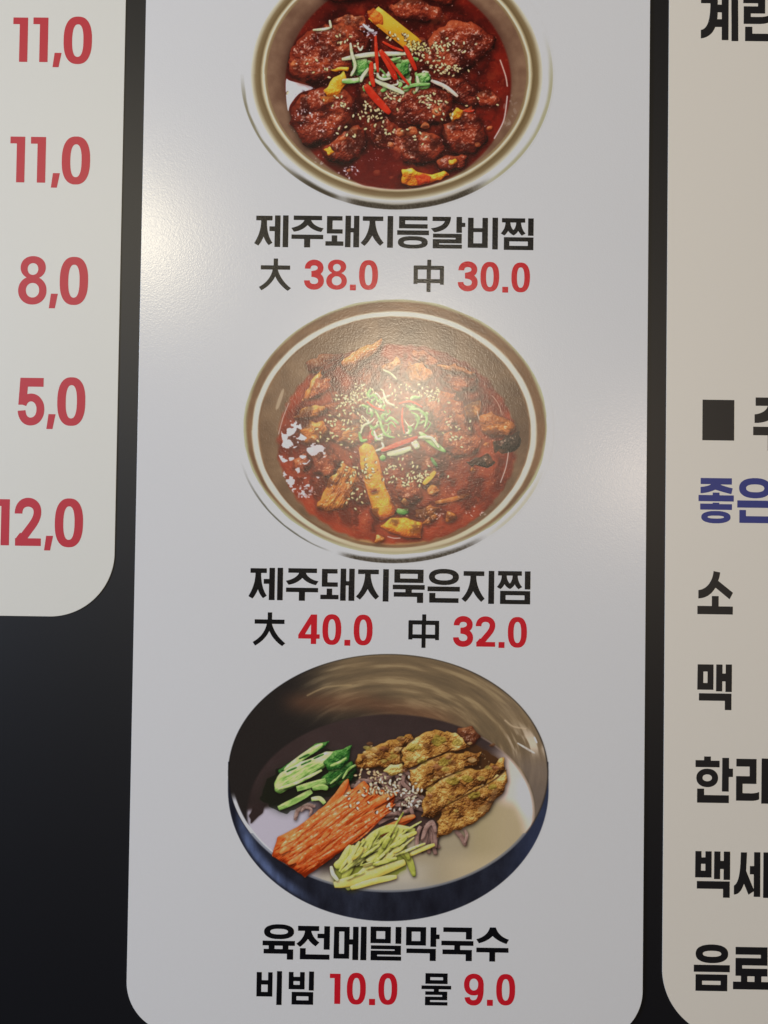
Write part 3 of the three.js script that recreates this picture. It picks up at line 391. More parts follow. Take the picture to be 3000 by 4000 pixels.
function kimchiStew() {                                     // aged kimchi stew, measured at 1.276 from photo pixel (900, 1130)
  const P = Painter(1659, 1404, 0, [188, 186, 186]);
  const cream = (x, y) => Math.hypot((x - 816) / 696, (y - 706) / 587);
  P.pixels(0, 0, 1659, 1404, (x, y) => {
    const rho = Math.hypot((x - 822) / 757, (y - 684) / 638), fl = Math.hypot((x - 812) / 786, (y - 702) / 661), a = Math.atan2((y - 702) / 661, (x - 812) / 786) * 180 / Math.PI, w = (fbm(a / 8, rho * 50, 3, 3) - 0.5) * 0.014;
    if (rho > 1.0 + w) {
      if (fl > 1.003) return null;
      const low = smooth(52, 66, a) * smooth(112, 104, a), left = smooth(112, 124, a) * smooth(168, 140, a), right = smooth(16, 30, a) * smooth(56, 44, a);
      let col = [188, 186, 186]; col = mix3(col, [46, 38, 28], low * smooth(0.955, 0.985, fl + w) * (0.7 + 0.3 * noise(a * 2, fl * 120, 4))); col = mix3(col, [70, 66, 52], left * smooth(0.984, 0.995, fl + w) * 0.85); col = mix3(col, [170, 160, 124], right * smooth(0.97, 0.99, fl) * 0.5);
      return [...col, smooth(1.003, 0.998, fl)];
    }
    const cr = cream(x, y), brown = mix3([88, 60, 40], [138, 102, 70], fbm(a / 12, rho * 20, 6, 3)), up = smooth(120, 30, y);
    let col = mix3(brown, [164, 160, 124], smooth(0.972, 0.998, rho + w));
    col = mix3(col, [176, 168, 134], smooth(40, 90, a) * smooth(140, 90, a) * smooth(1.0, 1.02, cr) * 0.8);
    const thin = smooth(30, 80, a) * smooth(150, 100, a), c1 = smooth(0.970 + thin * 0.012, 0.984 + thin * 0.012, cr + w * 0.6) * smooth(1.03, 1.01, cr + w * 0.6); col = mix3(col, mix3([204, 196, 176], [176, 160, 124], thin * 0.7), c1);
    if (cr < 0.972) { const n = fbm(x / 90, y / 70, 5, 4), half = x > 735 + (y - 200) * 0.03 ? 0.18 : 0; let wall = mix3([134, 104, 76], [84, 60, 42], clamp(n * 0.9 - 0.05 + half + smooth(1250, 1480, x) * 0.1)); wall = mix3(wall, [168, 126, 78], smooth(1220, 1262, y)); col = mix3(wall, col, smooth(0.958, 0.972, cr)); }
    return [...col, smooth(1.004, 0.994, rho - w)];
  });
  P.pixels(200, 250, 1460, 1290, (x, y) => { const r = Math.hypot((x - 828) / 588, (y - 772) / 492), n = fbm(x / 100, y / 80, 21, 4), m = fbm(x / 15, y / 13, 22, 3), e = smooth(1.03, 0.99, r + (noise(x / 30, y / 30, 2) - 0.5) * 0.03); if (e <= 0) return null; return [...mix3(mix3([80, 22, 13], [154, 56, 31], clamp(n * 1.5 - 0.2 + smooth(700, 1200, y) * 0.12)), [164, 84, 48], smooth(0.62, 0.8, m) * 0.4), e]; });
  const lump = (p, tones, o = {}) => P.lump(p, { tones, dome: 24, freq: 48, bump: 13, spec: 0.8, shine: 26, gleam: [236, 200, 170], mottle: 0.7, fine: 0.06, rough: 10, shadow: 0.85, spread: 22, ...o });
  lump([[380, 360], [470, 320], [560, 320], [560, 380], [460, 420], [390, 410]], MEAT_B, { bias: -0.12, alpha: 0.6 });
  lump([[545, 372], [640, 292], [762, 250], [742, 312], [652, 372], [612, 426], [570, 412]], LEAF, { bias: -0.06, turn: -0.6, stretch: 3 });
  lump([[900, 300], [980, 310], [1040, 360], [1000, 400], [920, 370]], MEAT_B); lump([[750, 380], [830, 340], [870, 380], [800, 420], [750, 420]], LEAF, { bias: -0.05 });
  lump([[900, 372], [960, 352], [1012, 422], [962, 472], [890, 462]], LEAF, { bias: 0.06 }); lump([[1040, 442], [1180, 400], [1232, 440], [1222, 502], [1120, 512]], MEAT_B, { turn: 0.2, stretch: 2.5 }); lump([[1030, 380], [1120, 370], [1220, 410], [1200, 430], [1080, 410]], LEAF, { bias: -0.15, turn: 0.2, stretch: 4 });
  lump([[360, 552], [418, 432], [452, 400], [462, 440], [424, 500], [402, 552]], LEAF, { turn: 2, stretch: 3 }); lump([[430, 450], [510, 430], [500, 500], [430, 540], [400, 540]], MEAT_B, { bias: 0.05 }); lump([[318, 642], [350, 600], [420, 574], [486, 588], [462, 622], [380, 640]], LEAF, { turn: -0.3, stretch: 4 });
  lump([[345, 702], [400, 658], [472, 658], [484, 722], [440, 764], [366, 764]], LEAF, { bias: -0.08 }); lump([[500, 520], [600, 480], [700, 500], [700, 580], [600, 620], [520, 590]], MEAT_B, { bias: -0.08 }); lump([[500, 640], [620, 620], [660, 700], [600, 780], [500, 750]], MEAT_B, { bias: -0.05 });
  lump([[960, 560], [1040, 500], [1120, 520], [1110, 600], [1020, 640]], MEAT_B, { bias: 0.06 }); lump([[1005, 622], [1060, 542], [1150, 560], [1202, 622], [1182, 692], [1100, 742], [1020, 702]], MEAT_B); lump([[1060, 720], [1180, 690], [1260, 740], [1230, 820], [1120, 840], [1060, 790]], MEAT_B, { bias: -0.08 });
  lump([[1310, 762], [1440, 708], [1442, 790], [1382, 822], [1310, 812]], [[0, [18, 12, 10]], [1, [66, 46, 36]]], { shadow: 0 }); lump([[1180, 862], [1280, 820], [1322, 862], [1282, 886], [1200, 882]], [[0, [20, 12, 10]], [1, [70, 44, 34]]], { shadow: 0 });
  lump([[1238, 642], [1300, 608], [1362, 640], [1432, 690], [1382, 722], [1310, 742], [1250, 702]], LEAF, { bias: -0.04, turn: 0.4, stretch: 2 });
  lump([[820, 940], [920, 950], [960, 1040], [900, 1080], [830, 1040]], MEAT_B, { bias: -0.1 }); lump([[930, 880], [1010, 860], [1060, 920], [1030, 1000], [960, 1000]], MEAT_B, { bias: -0.02 }); lump([[400, 830], [500, 800], [560, 860], [500, 940], [420, 920]], MEAT_B, { bias: -0.1 }); lump([[310, 850], [380, 820], [410, 870], [370, 910], [320, 900]], MEAT_B, { bias: 0.02 });
  for (let k = 0; k < 15; k++) { const a = P.rnd() * 6.283, q = Math.sqrt(P.rnd()) * 0.86, x = 830 + Math.cos(a) * 560 * q, y = 760 + Math.sin(a) * 450 * q, t = P.rnd() * 3.14, u = 44 + P.rnd() * 56, v = 22 + P.rnd() * 30; lump([0, 1, 2, 3, 4, 5].map((i) => { const f = i / 6 * 6.283, m = 0.75 + P.rnd() * 0.5; return [x + (Math.cos(f) * u * Math.cos(t) - Math.sin(f) * v * Math.sin(t)) * m, y + (Math.cos(f) * u * Math.sin(t) + Math.sin(f) * v * Math.cos(t)) * m]; }), k % 3 ? MEAT_B : LEAF, { dome: 14, freq: 26, bump: 11, turn: t, stretch: 2.5, bias: (P.rnd() - 0.6) * 0.2, alpha: 0.85 }); }
  lump([[430, 1092], [480, 962], [560, 868], [632, 900], [642, 952], [602, 1002], [572, 1092], [500, 1104]], LEAF, { turn: 2.1, stretch: 4, freq: 18, bump: 12 });
  lump([[636, 762], [660, 720], [722, 688], [732, 742], [692, 784]], CHILI); 
  P.lump([[640, 792], [670, 764], [712, 780], [742, 850], [772, 980], [822, 1090], [816, 1124], [752, 1152], [712, 1122], [680, 1000], [650, 900]], { tones: CAKE, dome: 34, freq: 40, bump: 7, rough: 2, mottle: 0.4, bias: 0.03 });
  P.lump([[748, 1182], [800, 1140], [872, 1138], [956, 1166], [946, 1238], [880, 1238], [800, 1212]], { tones: CAKE, dome: 26, freq: 36, bump: 7, rough: 2, mottle: 0.45, bias: 0.0 });
  for (const [x, y, r] of [[1100, 1136, 28], [1012, 1140, 24], [872, 1062, 20], [1275, 772, 13], [1215, 902, 16], [640, 1112, 6], [450, 600, 14], [1010, 1000, 26], [745, 1245, 26], [980, 1160, 18]]) lump([[x - r, y], [x - r * 0.4, y - r * 0.8], [x + r * 0.7, y - r * 0.6], [x + r, y + r * 0.3], [x, y + r * 0.8], [x - r * 0.7, y + r * 0.6]], LEAF, { dome: 10, freq: 14, bump: 5, alpha: 0.9 });
  P.strip([[1020, 1064], [1110, 1046], [1192, 1022]], 22, { tones: LEAF, bias: -0.1 }); P.strip([[962, 972], [990, 944], [1022, 908]], 26, { tones: YEL, bias: 0.1 }); P.strip([[830, 1100], [860, 1110], [890, 1100]], 30, { tones: GREEN, bias: -0.1 }); P.strip([[700, 1010], [730, 1000]], 8, { tones: CHILI });
  P.fibre(828, 772, 540, 450, 20, 0.4, [214, 132, 76], 0.5, 96); P.fibre(828, 772, 540, 450, 15, -0.8, [54, 14, 9], 0.55, 97); P.fibre(520, 1000, 130, 120, 10, 2.1, [240, 190, 110], 0.7, 98); P.glaze(828, 772, 575, 480, 48, [60, 17, 10], [190, 96, 50], 71, 0.6); P.gloss(830, 780, 540, 450, 0.70, 17, [226, 176, 150], 0.55, 72); P.gloss(1120, 640, 160, 160, 0.68, 14, [226, 178, 150], 0.5, 73);
  P.gloss(325, 775, 95, 120, 0.54, 40, [204, 196, 200], 0.95, 84); P.gloss(305, 715, 52, 80, 0.50, 34, [206, 198, 202], 0.95, 75); P.gloss(430, 805, 70, 40, 0.50, 34, [204, 196, 198], 0.9, 76); P.gloss(300, 910, 46, 80, 0.52, 34, [204, 196, 198], 0.9, 77); P.gloss(400, 990, 110, 60, 0.60, 26, [204, 196, 198], 0.9, 78); P.gloss(575, 810, 60, 40, 0.58, 26, [200, 186, 182], 0.8, 79);
  P.speck(370, 1010, 60, 26, 22, [206, 200, 204], 9);  P.line([[290, 568], [262, 640], [240, 722]], 4, [196, 176, 168], 0.8); P.line([[1386, 812], [1372, 890], [1346, 962]], 5, [200, 184, 176], 0.85); P.line([[1305, 530], [1335, 570], [1356, 628]], 4, [196, 168, 150], 0.7); P.line([[785, 1232], [815, 1240], [846, 1240]], 5, [200, 180, 170], 0.8); P.line([[1230, 610], [1240, 650]], 5, [206, 190, 180], 0.7); P.area([[225, 595], [240, 540], [262, 495], [264, 520], [240, 590]], [180, 156, 128], 0.6, 8);
  P.scatter(580, 560, 60, 40, 30); P.scatter(660, 515, 60, 40, 34); P.scatter(870, 920, 110, 60, 62); P.scatter(600, 660, 110, 60, 34); P.scatter(1000, 520, 70, 36, 26); P.scatter(600, 890, 60, 60, 16); P.scatter(460, 720, 70, 40, 10); P.scatter(1120, 700, 90, 80, 14); P.scatter(620, 1020, 40, 60, 12); P.scatter(690, 900, 40, 60, 12, [236, 206, 140]); P.scatter(830, 540, 120, 70, 26); P.scatter(770, 700, 380, 260, 40);
  // garnish
  for (let k = 0; k < 44; k++) { const far = k % 4 === 0, x = (far ? 880 : 680) + P.rnd() * 110, y = 520 + P.rnd() * (far ? 190 : 250), a = P.rnd() * 6, l = 12 + P.rnd() * 22; P.strip([[x, y], [x + Math.cos(a) * l, y + Math.sin(a) * l], [x + Math.cos(a + 0.9) * l * 1.9, y + Math.sin(a + 0.9) * l * 1.9]], 7 + P.rnd() * 11, { tones: k % 3 ? GREEN : PALE, shadow: 0.5, spread: 6, bias: 0.05 }); }
  P.strip([[890, 600], [940, 600], [978, 640], [968, 690]], 15, { tones: GREEN, bias: 0.08 }); P.strip([[900, 612], [940, 640], [920, 700]], 12, { tones: GREEN }); P.strip([[700, 560], [740, 640], [770, 720], [820, 740]], 13, { tones: GREEN, bias: 0.1 }); P.strip([[940, 712], [1000, 760], [1074, 812]], 30, { tones: GREEN, bias: 0.1, taper: 0.8 }); P.strip([[930, 740], [1000, 740], [1040, 790]], 14, { tones: PALE }); P.strip([[1000, 840], [1030, 884]], 16, { tones: GREEN, bias: -0.15 }); P.strip([[750, 830], [770, 850]], 30, { tones: GREEN });
  P.strip([[780, 822], [840, 812], [902, 790]], 30, { tones: PALE, bias: -0.05 }); P.strip([[752, 806], [840, 772], [934, 738]], 24, { tones: CHILI }); P.strip([[680, 560], [720, 590], [770, 606]], 12, { tones: CHILI }); P.strip([[860, 590], [856, 650], [868, 720]], 12, { tones: CHILI }); P.strip([[840, 570], [900, 560], [960, 590]], 12, { tones: CHILI }); P.strip([[650, 720], [664, 680], [700, 664]], 12, { tones: PALE }); P.lump([[900, 770], [930, 756], [946, 780], [920, 796]], { tones: PALE, dome: 10 }); P.strip([[760, 500], [780, 560], [820, 580]], 12, { tones: PALE }); P.strip([[760, 400], [800, 420], [830, 450]], 12, { tones: PALE, bias: -0.1 });
  P.speck(830, 760, 520, 420, 260, [226, 196, 176], 3.5, 0.6); P.speck(1000, 1120, 60, 40, 20, [220, 196, 180], 6); P.speck(1230, 1100, 60, 60, 10, [200, 180, 170], 7);
  return P;
}

function coldNoodles() {                                    // buckwheat noodles with pancake slices, measured at 1.229 from photo pixel (850, 2520)
  const P = Painter(1659, 1352, 0, [176, 177, 178]);
  const rho = (x, y) => Math.hypot((x - 818) / 770, (y - 612) / 573), out = (x, y) => Math.hypot((x - 818) / 770, (y - 700) / (y > 700 ? 622 : 5000));
  P.pixels(30, 560, 1610, 1340, (x, y) => {                 // outer wall of the bowl
    if (y < 640) { if (x < 47 || x > 1588) return null; } const r = y > 690 ? Math.hypot((x - 818) / 770, (y - 690) / 632) : Math.abs(x - 818) / 770, e = smooth(1.002, 0.997, r); if (e <= 0 || (y < 690 && rho(x, y) > 1.1)) return null;
    const n = fbm(x / 40, y / 90, 31, 4), l = smooth(60, 140, x) * smooth(520, 240, x); let col = mix3([20, 20, 27], [38, 41, 52], n); col = mix3(col, [92, 108, 148], l * smooth(0.90, 0.96, r) * smooth(1.0, 0.97, r) * (0.3 + n * 0.7)); col = mix3(col, [56, 66, 96], smooth(1330, 1540, x) * 0.5); col = mix3(col, [58, 64, 82], smooth(500, 640, x) * smooth(800, 700, x) * 0.35 * n); return [...col, e];
  });
  const soupEdge = (x, y) => Math.hypot((x - 830) / 690, (y - 800) / 470);
  P.pixels(40, 30, 1600, 1200, (x, y) => {
    const r = rho(x, y), e = smooth(1.002, 0.996, r); if (e <= 0) return null;
    const a = Math.atan2((y - 612) / 573, (x - 818) / 770), n = fbm(a * 3.2 + r * 2, r * 30, 41, 4), n2 = fbm(x / 150, y / 110, 43, 3);
    // metal wall
    const lit = smooth(300, 620, x + (y - 300) * 0.2) * smooth(430, 180, y - Math.max(0, x - 800) * 0.55);
    let col = mix3([34, 30, 28], [122, 102, 74], clamp(lit * (0.5 + n * 0.65))); col = mix3(col, [160, 142, 108], lit * smooth(0.5, 0.8, n) * 0.4); col = mix3(col, [96, 62, 44], smooth(190, 280, y - Math.max(0, x - 700) * 0.2) * smooth(360, 260, y - Math.max(0, x - 700) * 0.25) * smooth(260, 420, x) * smooth(1250, 1000, x) * 0.55);
    col = mix3(col, [120, 104, 84], smooth(1180, 1400, x) * smooth(0.80, 0.95, r) * 0.45 * n2 * 2); col = mix3(col, [186, 170, 150], smooth(1300, 1500, x) * smooth(330, 470, y) * smooth(0.5, 0.7, n) * smooth(560, 480, y));
    // broth
    const s = soupEdge(x, y), wet = smooth(1.01, 0.985, s);
    if (wet > 0) {
      let b = mix3([58, 46, 44], [46, 36, 34], n2);                                                     // mirrors the dark wall
      b = mix3(b, [146, 134, 110], smooth(820, 960, y + (x - 900) * 0.28) * smooth(700, 900, x)); b = mix3(b, [164, 156, 140], smooth(1010, 1090, y + (x - 900) * 0.1) * smooth(1100, 900, x)); b = mix3(b, [166, 160, 170], smooth(770, 800, y + (x - 200) * 0.15) * smooth(520, 400, x));
      b = mix3(b, [200, 180, 168], smooth(1260, 1420, x + (y - 600) * 0.1) * smooth(430, 560, y)); b = mix3(b, [152, 138, 104], smooth(1140, 1280, x) * smooth(1490, 1420, x - (y - 800) * 0.2) * smooth(720, 800, y + (1400 - x) * 0.25) * 0.85); b = mix3(b, [176, 160, 128], smooth(960, 1060, y) * smooth(1000, 1200, x) * 0.6);
      b = mix3(b, [220, 206, 196], smooth(1400, 1490, x) * smooth(600, 680, y) * smooth(860, 760, y) * 0.7); b = mix3(b, [140, 136, 128], smooth(1110, 1170, y) * 0.6);
      b = mix3(b, [40, 32, 30], smooth(260, 130, x - (y - 760) * 0.3) * smooth(800, 740, y)); col = mix3(col, b, wet);
    } else col = mix3(col, [104, 92, 84], 0.65 * smooth(1330, 1420, x) * smooth(470, 600, y));
    if (s > 0.985 && s < 1.0 && x > 1200) col = mix3(col, [140, 120, 104], 0.5);
    col = mix3(col, [24, 22, 22], smooth(0.985, 0.998, r) * 0.7); if (y > 690 && x < 420) col = mix3(col, [206, 208, 214], smooth(0.968, 0.978, r) * smooth(0.999, 0.992, r) * smooth(700, 760, y) * 0.9);
    if (y > 900) col = mix3(col, [96, 100, 110], smooth(0.975, 0.985, r) * 0.7);
    return [...col, e];
  });
  P.area([[236, 758], [215, 800], [165, 852], [150, 820], [175, 770]], [44, 34, 32], 1, 6, 6);
  P.strip([[1440, 470], [1490, 500], [1524, 520]], 10, { tones: [[0, [120, 110, 100]], [1, [220, 214, 206]]], shadow: 0 }); P.strip([[1520, 440], [1534, 470]], 8, { tones: [[0, [180, 180, 180]], [1, [232, 232, 230]]], shadow: 0 }); P.line([[1380, 360], [1420, 390], [1480, 400]], 7, [176, 156, 128], 0.6, 6); P.line([[430, 240], [520, 200], [640, 190]], 8, [150, 128, 92], 0.5, 8);
  const ND = [[0, [48, 34, 30]], [0.35, [92, 68, 60]], [0.65, [138, 108, 98]], [0.9, [172, 146, 134]], [1, [206, 184, 172]]];
  const CU = [[0, [36, 60, 22]], [0.35, [104, 140, 66]], [0.6, [168, 192, 112]], [0.85, [208, 220, 158]], [1, [232, 238, 200]]], CD = [[0, [12, 24, 12]], [0.4, [26, 62, 26]], [0.7, [52, 104, 40]], [1, [120, 164, 84]]];
  const CA = [[0, [104, 30, 8]], [0.3, [164, 62, 22]], [0.55, [204, 98, 46]], [0.8, [222, 130, 72]], [1, [238, 176, 122]]];
  const ZU = [[0, [58, 66, 18]], [0.3, [120, 126, 48]], [0.55, [170, 172, 82]], [0.8, [206, 204, 124]], [1, [228, 226, 172]]], ZY = [[0, [110, 96, 34]], [0.35, [176, 156, 70]], [0.65, [206, 190, 110]], [1, [230, 220, 160]]];
  const EG = [[0, [44, 24, 10]], [0.25, [96, 56, 24]], [0.45, [140, 90, 42]], [0.6, [158, 116, 52]], [0.78, [190, 148, 82]], [1, [222, 188, 130]]];
  const dark = { under: [20, 14, 12] };
  // noodles
  P.area([[640, 600], [800, 590], [960, 620], [1010, 720], [1060, 850], [1050, 940], [960, 930], [900, 860], [780, 850], [700, 760]], [62, 46, 42], 0.95, 20, 8); P.area([[660, 560], [800, 480], [1000, 430], [1200, 450], [1370, 560], [1370, 650], [1250, 810], [1090, 900], [1020, 800], [900, 640]], [66, 42, 24], 0.95, 14, 6);
  for (let k = 0; k < 70; k++) { const x = 680 + P.rnd() * 270, y = 610 + P.rnd() * 210, a = P.rnd() * 6, b = a + (P.rnd() - 0.5) * 3, l = 30 + P.rnd() * 40; P.strip([[x, y], [x + Math.cos(a) * l, y + Math.sin(a) * l * 0.7], [x + Math.cos(a) * l + Math.cos(b) * l, y + Math.sin(a) * l * 0.7 + Math.sin(b) * l * 0.7]], 20, { tones: ND, taper: 0.2, ...dark }); }
  for (let k = 0; k < 14; k++) { const x = 970 + P.rnd() * 70, y = 840 + P.rnd() * 60; P.strip([[x, y], [x + (P.rnd() - 0.4) * 40, y + 40], [x + (P.rnd() - 0.5) * 60, y + 90 + P.rnd() * 20]], 20, { tones: ND, taper: 0.2, ...dark }); }
  P.strip([[372, 840], [388, 790], [430, 768], [470, 776]], 22, { tones: ND, bias: 0.05, ...dark }); P.strip([[400, 800], [420, 780], [450, 790], [440, 820]], 14, { tones: ND, bias: 0.1 }); P.strip([[1140, 890], [1170, 920], [1190, 962]], 22, { tones: ND }); P.strip([[1180, 880], [1196, 910], [1186, 950]], 14, { tones: ND, bias: 0.15 }); P.strip([[980, 940], [1000, 880], [1030, 850], [1048, 900]], 22, { tones: ND, bias: 0.06, ...dark });
  // cucumber
  P.area([[200, 740], [240, 640], [300, 590], [520, 500], [660, 560], [680, 640], [560, 720], [460, 740], [330, 810], [290, 800]], [24, 26, 18], 0.75, 24, 8);
  P.lump([[540, 600], [642, 560], [672, 600], [642, 652], [560, 682], [500, 692], [500, 640]], { tones: CD, dome: 16, ...dark });
  for (let k = 0; k < 5; k++) P.strip([[480 + k * 30, 690 - k * 12], [560 + k * 18, 650 - k * 14], [620 + k * 14, 610 - k * 10]], 12, { tones: k % 2 ? CD : CU, bias: -0.1, ...dark });
  P.lump([[290, 602], [380, 540], [470, 472], [536, 460], [502, 500], [440, 532], [360, 582], [300, 622]], { tones: CD, dome: 10, rough: 2, bias: 0.05, ...dark });
  P.strip([[320, 600], [420, 528], [505, 474]], 30, { tones: CU, taper: 0.7, bias: 0.05, shadow: 0 }); 
  P.lump([[270, 662], [300, 612], [400, 560], [520, 512], [574, 510], [548, 560], [480, 612], [400, 662], [300, 712], [275, 702]], { tones: CU, dome: 22, rough: 3, turn: -0.5, stretch: 5, freq: 20, bump: 5, bias: 0.05, ...dark });
  for (const [x, y] of [[330, 608], [400, 575], [460, 545], [520, 580], [390, 545]]) P.strip([[x, y], [x + 26, y - 12], [x + 50, y - 22]], 9, { tones: CD, shadow: 0 });
  P.lump([[508, 562], [560, 510], [642, 480], [628, 560], [590, 592], [530, 602]], { tones: CD, dome: 14, rough: 3, bias: 0.08, ...dark }); P.strip([[540, 580], [590, 560], [620, 540]], 14, { tones: CU, bias: -0.05, shadow: 0 });
  P.strip([[290, 690], [380, 660], [500, 600]], 16, { tones: CU, bias: 0.1, ...dark }); P.strip([[292, 784], [380, 742], [452, 700]], 30, { tones: CU, taper: 0.3, lift: 0.25, bias: -0.08, ...dark }); P.strip([[380, 690], [450, 670], [520, 650]], 30, { tones: CU, lift: 0.25, taper: 0.2, bias: -0.1, ...dark }); P.strip([[450, 740], [490, 736], [515, 760]], 22, { tones: CU, lift: 0.25, taper: 0.2, bias: 0.05, ...dark }); P.strip([[455, 690], [500, 680], [530, 690]], 28, { tones: CU, bias: -0.08 });
  // carrot
  P.lump([[262, 1010], [290, 922], [400, 862], [520, 762], [592, 702], [626, 640], [642, 692], [702, 652], [752, 692], [862, 700], [842, 772], [782, 832], [702, 902], [602, 982], [480, 1072], [420, 1112], [330, 1052]], { tones: CA, dome: 36, turn: -0.62, stretch: 6, freq: 14, bump: 8, rough: 2, bias: -0.1, ...dark });
  P.strip([[520, 780], [580, 720], [626, 644]], 36, { tones: CA, taper: 0.8, bias: 0.0 }); P.strip([[560, 880], [720, 780], [862, 704]], 38, { tones: CA, taper: 0.7, bias: 0.04 }); P.strip([[480, 940], [660, 860], [840, 760]], 34, { tones: CA, taper: 0.7, bias: -0.1 }); P.strip([[300, 1000], [420, 900], [560, 790]], 40, { tones: CA, taper: 0.7, bias: 0.12 }); P.strip([[340, 1050], [500, 950], [640, 840]], 38, { tones: CA, taper: 0.7, bias: 0.1 });
  for (let k = 0; k < 120; k++) { const t = P.rnd(), u = P.rnd(), x0 = 280 + t * 150 + u * 190, y0 = 965 + t * 130 - u * 125, L = 150 + P.rnd() * 170, bend = (P.rnd() - 0.5) * 30, ay = -0.60 + (P.rnd() - 0.5) * 0.12; const x1 = x0 + 0.8 * L, y1 = y0 + ay * L; if (y1 < 640 + Math.max(0, 640 - x1) * 0.35) continue; P.strip([[x0, y0], [(x0 + x1) / 2 + bend * 0.5, (y0 + y1) / 2 + bend], [x1, y1]], 8 + P.rnd() * 16, { tones: CA, taper: 0.8, lift: 0.5, mottle: 0.55, bias: 0.14 - t * 0.26 + (P.rnd() - 0.5) * 0.16, shadow: 0.3, spread: 5, sy: 2, spec: 0.5, under: [90, 24, 8] }); }
  P.strip([[650, 990], [780, 900], [950, 822]], 40, { tones: CA, taper: 0.85, bias: -0.06, ...dark }); P.strip([[860, 850], [910, 830], [948, 820]], 24, { tones: CA, bias: 0.05 });
  // pancake slices
  const egg = (p, o = {}) => P.lump(p, { tones: EG, dome: 24, lift: 1.0, freq: 40, bump: 17, spec: 0.4, shine: 20, gleam: [246, 220, 170], mottle: 0.95, fine: 0.10, rough: 12, bias: -0.04, shadow: 0.9, spread: 20, ...dark, ...o });
  P.lump([[1150, 402], [1220, 386], [1262, 440], [1222, 482], [1160, 470]], { tones: [[0, [50, 24, 16]], [0.6, [96, 52, 32]], [1, [170, 120, 80]]], dome: 20, spec: 0.6, ...dark });
  egg([[655, 562], [680, 522], [760, 482], [850, 452], [930, 426], [952, 462], [900, 492], [880, 562], [800, 592], [740, 582], [680, 592]]);
  P.lump([[795, 600], [830, 570], [890, 572], [892, 612], [830, 626]], { tones: [[0, [120, 90, 40]], [0.5, [206, 176, 104]], [1, [240, 224, 170]]], dome: 14, freq: 10, bump: 9, ...dark });
  egg([[880, 492], [960, 432], [1050, 412], [1150, 424], [1212, 480], [1192, 502], [1100, 512], [1000, 562], [930, 592], [890, 592]], { bias: 0.03 });
  egg([[912, 606], [1000, 562], [1080, 526], [1200, 512], [1272, 514], [1262, 562], [1180, 592], [1070, 642], [972, 716], [950, 694], [926, 640]], { bias: -0.04 });
  egg([[974, 816], [1000, 702], [1080, 642], [1180, 596], [1260, 602], [1372, 544], [1382, 592], [1310, 662], [1190, 722], [1110, 772], [1030, 832]]);
  egg([[1062, 914], [1062, 850], [1086, 776], [1180, 716], [1300, 652], [1386, 600], [1376, 690], [1292, 806], [1180, 882], [1080, 918]], { bias: -0.02 });
  for (const [x, y, r] of [[940, 490, 34], [1060, 460, 40], [1150, 470, 24], [1090, 560, 34], [1130, 650, 34], [1200, 640, 26], [1230, 720, 30], [880, 450, 18], [980, 560, 24], [1320, 680, 18]]) P.lump([[x - r, y], [x - r * 0.4, y - r * 0.7], [x + r * 0.7, y - r * 0.5], [x + r, y + r * 0.2], [x, y + r * 0.6], [x - r * 0.7, y + r * 0.5]], { tones: [[0, [58, 48, 14]], [0.4, [112, 100, 34]], [0.75, [160, 146, 62]], [1, [204, 190, 110]]], freq: 10, bump: 8, dome: 8, alpha: 0.7, shadow: 0, rough: 8 });
  for (const [x, y, r] of [[1050, 585, 30], [800, 500, 30], [880, 450, 20], [1110, 540, 18], [1330, 590, 26], [1020, 720, 18], [900, 600, 16]]) P.lump([[x - r, y], [x, y - r * 0.5], [x + r, y], [x, y + r * 0.5]], { tones: [[0, [58, 28, 16]], [0.6, [128, 78, 50]], [1, [190, 140, 104]]], dome: 8, bump: 6, freq: 12, alpha: 0.7, shadow: 0 });
  for (let k = 0; k < 60; k++) { const u = P.rnd(), v = P.rnd(), x = 700 + u * 640 - v * 30, y = 470 + v * 330 + (u < 0.3 ? -v * 240 : 0), rr = 6 + P.rnd() * 16; if (y > 900 - (x - 1060) * 0.9 || y < 440 || (x < 960 && y > 600) || (x < 1060 && y > 760)) continue; P.lump([[x - rr, y], [x, y - rr * 0.6], [x + rr, y], [x, y + rr * 0.6]], { tones: k % 3 === 0 ? [[0, [60, 30, 14]], [1, [132, 84, 46]]] : k % 3 === 1 ? [[0, [110, 96, 36]], [1, [188, 170, 90]]] : [[0, [160, 120, 66]], [1, [232, 206, 150]]], dome: 6, bump: 5, freq: 9, alpha: 0.6, shadow: 0.3, spread: 4, rough: 5, ...{ under: [40, 24, 10] } }); }
  for (const p of [[[900, 600], [1000, 558], [1100, 515], [1200, 505]], [[960, 712], [1070, 645], [1180, 598], [1262, 572]], [[1066, 800], [1100, 768], [1200, 716], [1320, 652], [1384, 600]], [[880, 560], [884, 500], [945, 450]]]) P.line(p, 7, [44, 24, 12], 0.6, 5);
  P.area([[1250, 780], [1290, 760], [1330, 690], [1345, 700], [1300, 790], [1260, 800]], [90, 66, 48], 0.35, 10);
  // courgette
  P.area([[560, 1150], [570, 1070], [660, 980], [760, 920], [880, 930], [930, 1010], [900, 1080], [760, 1140], [640, 1175]], [120, 126, 50], 0.9, 16, 8);
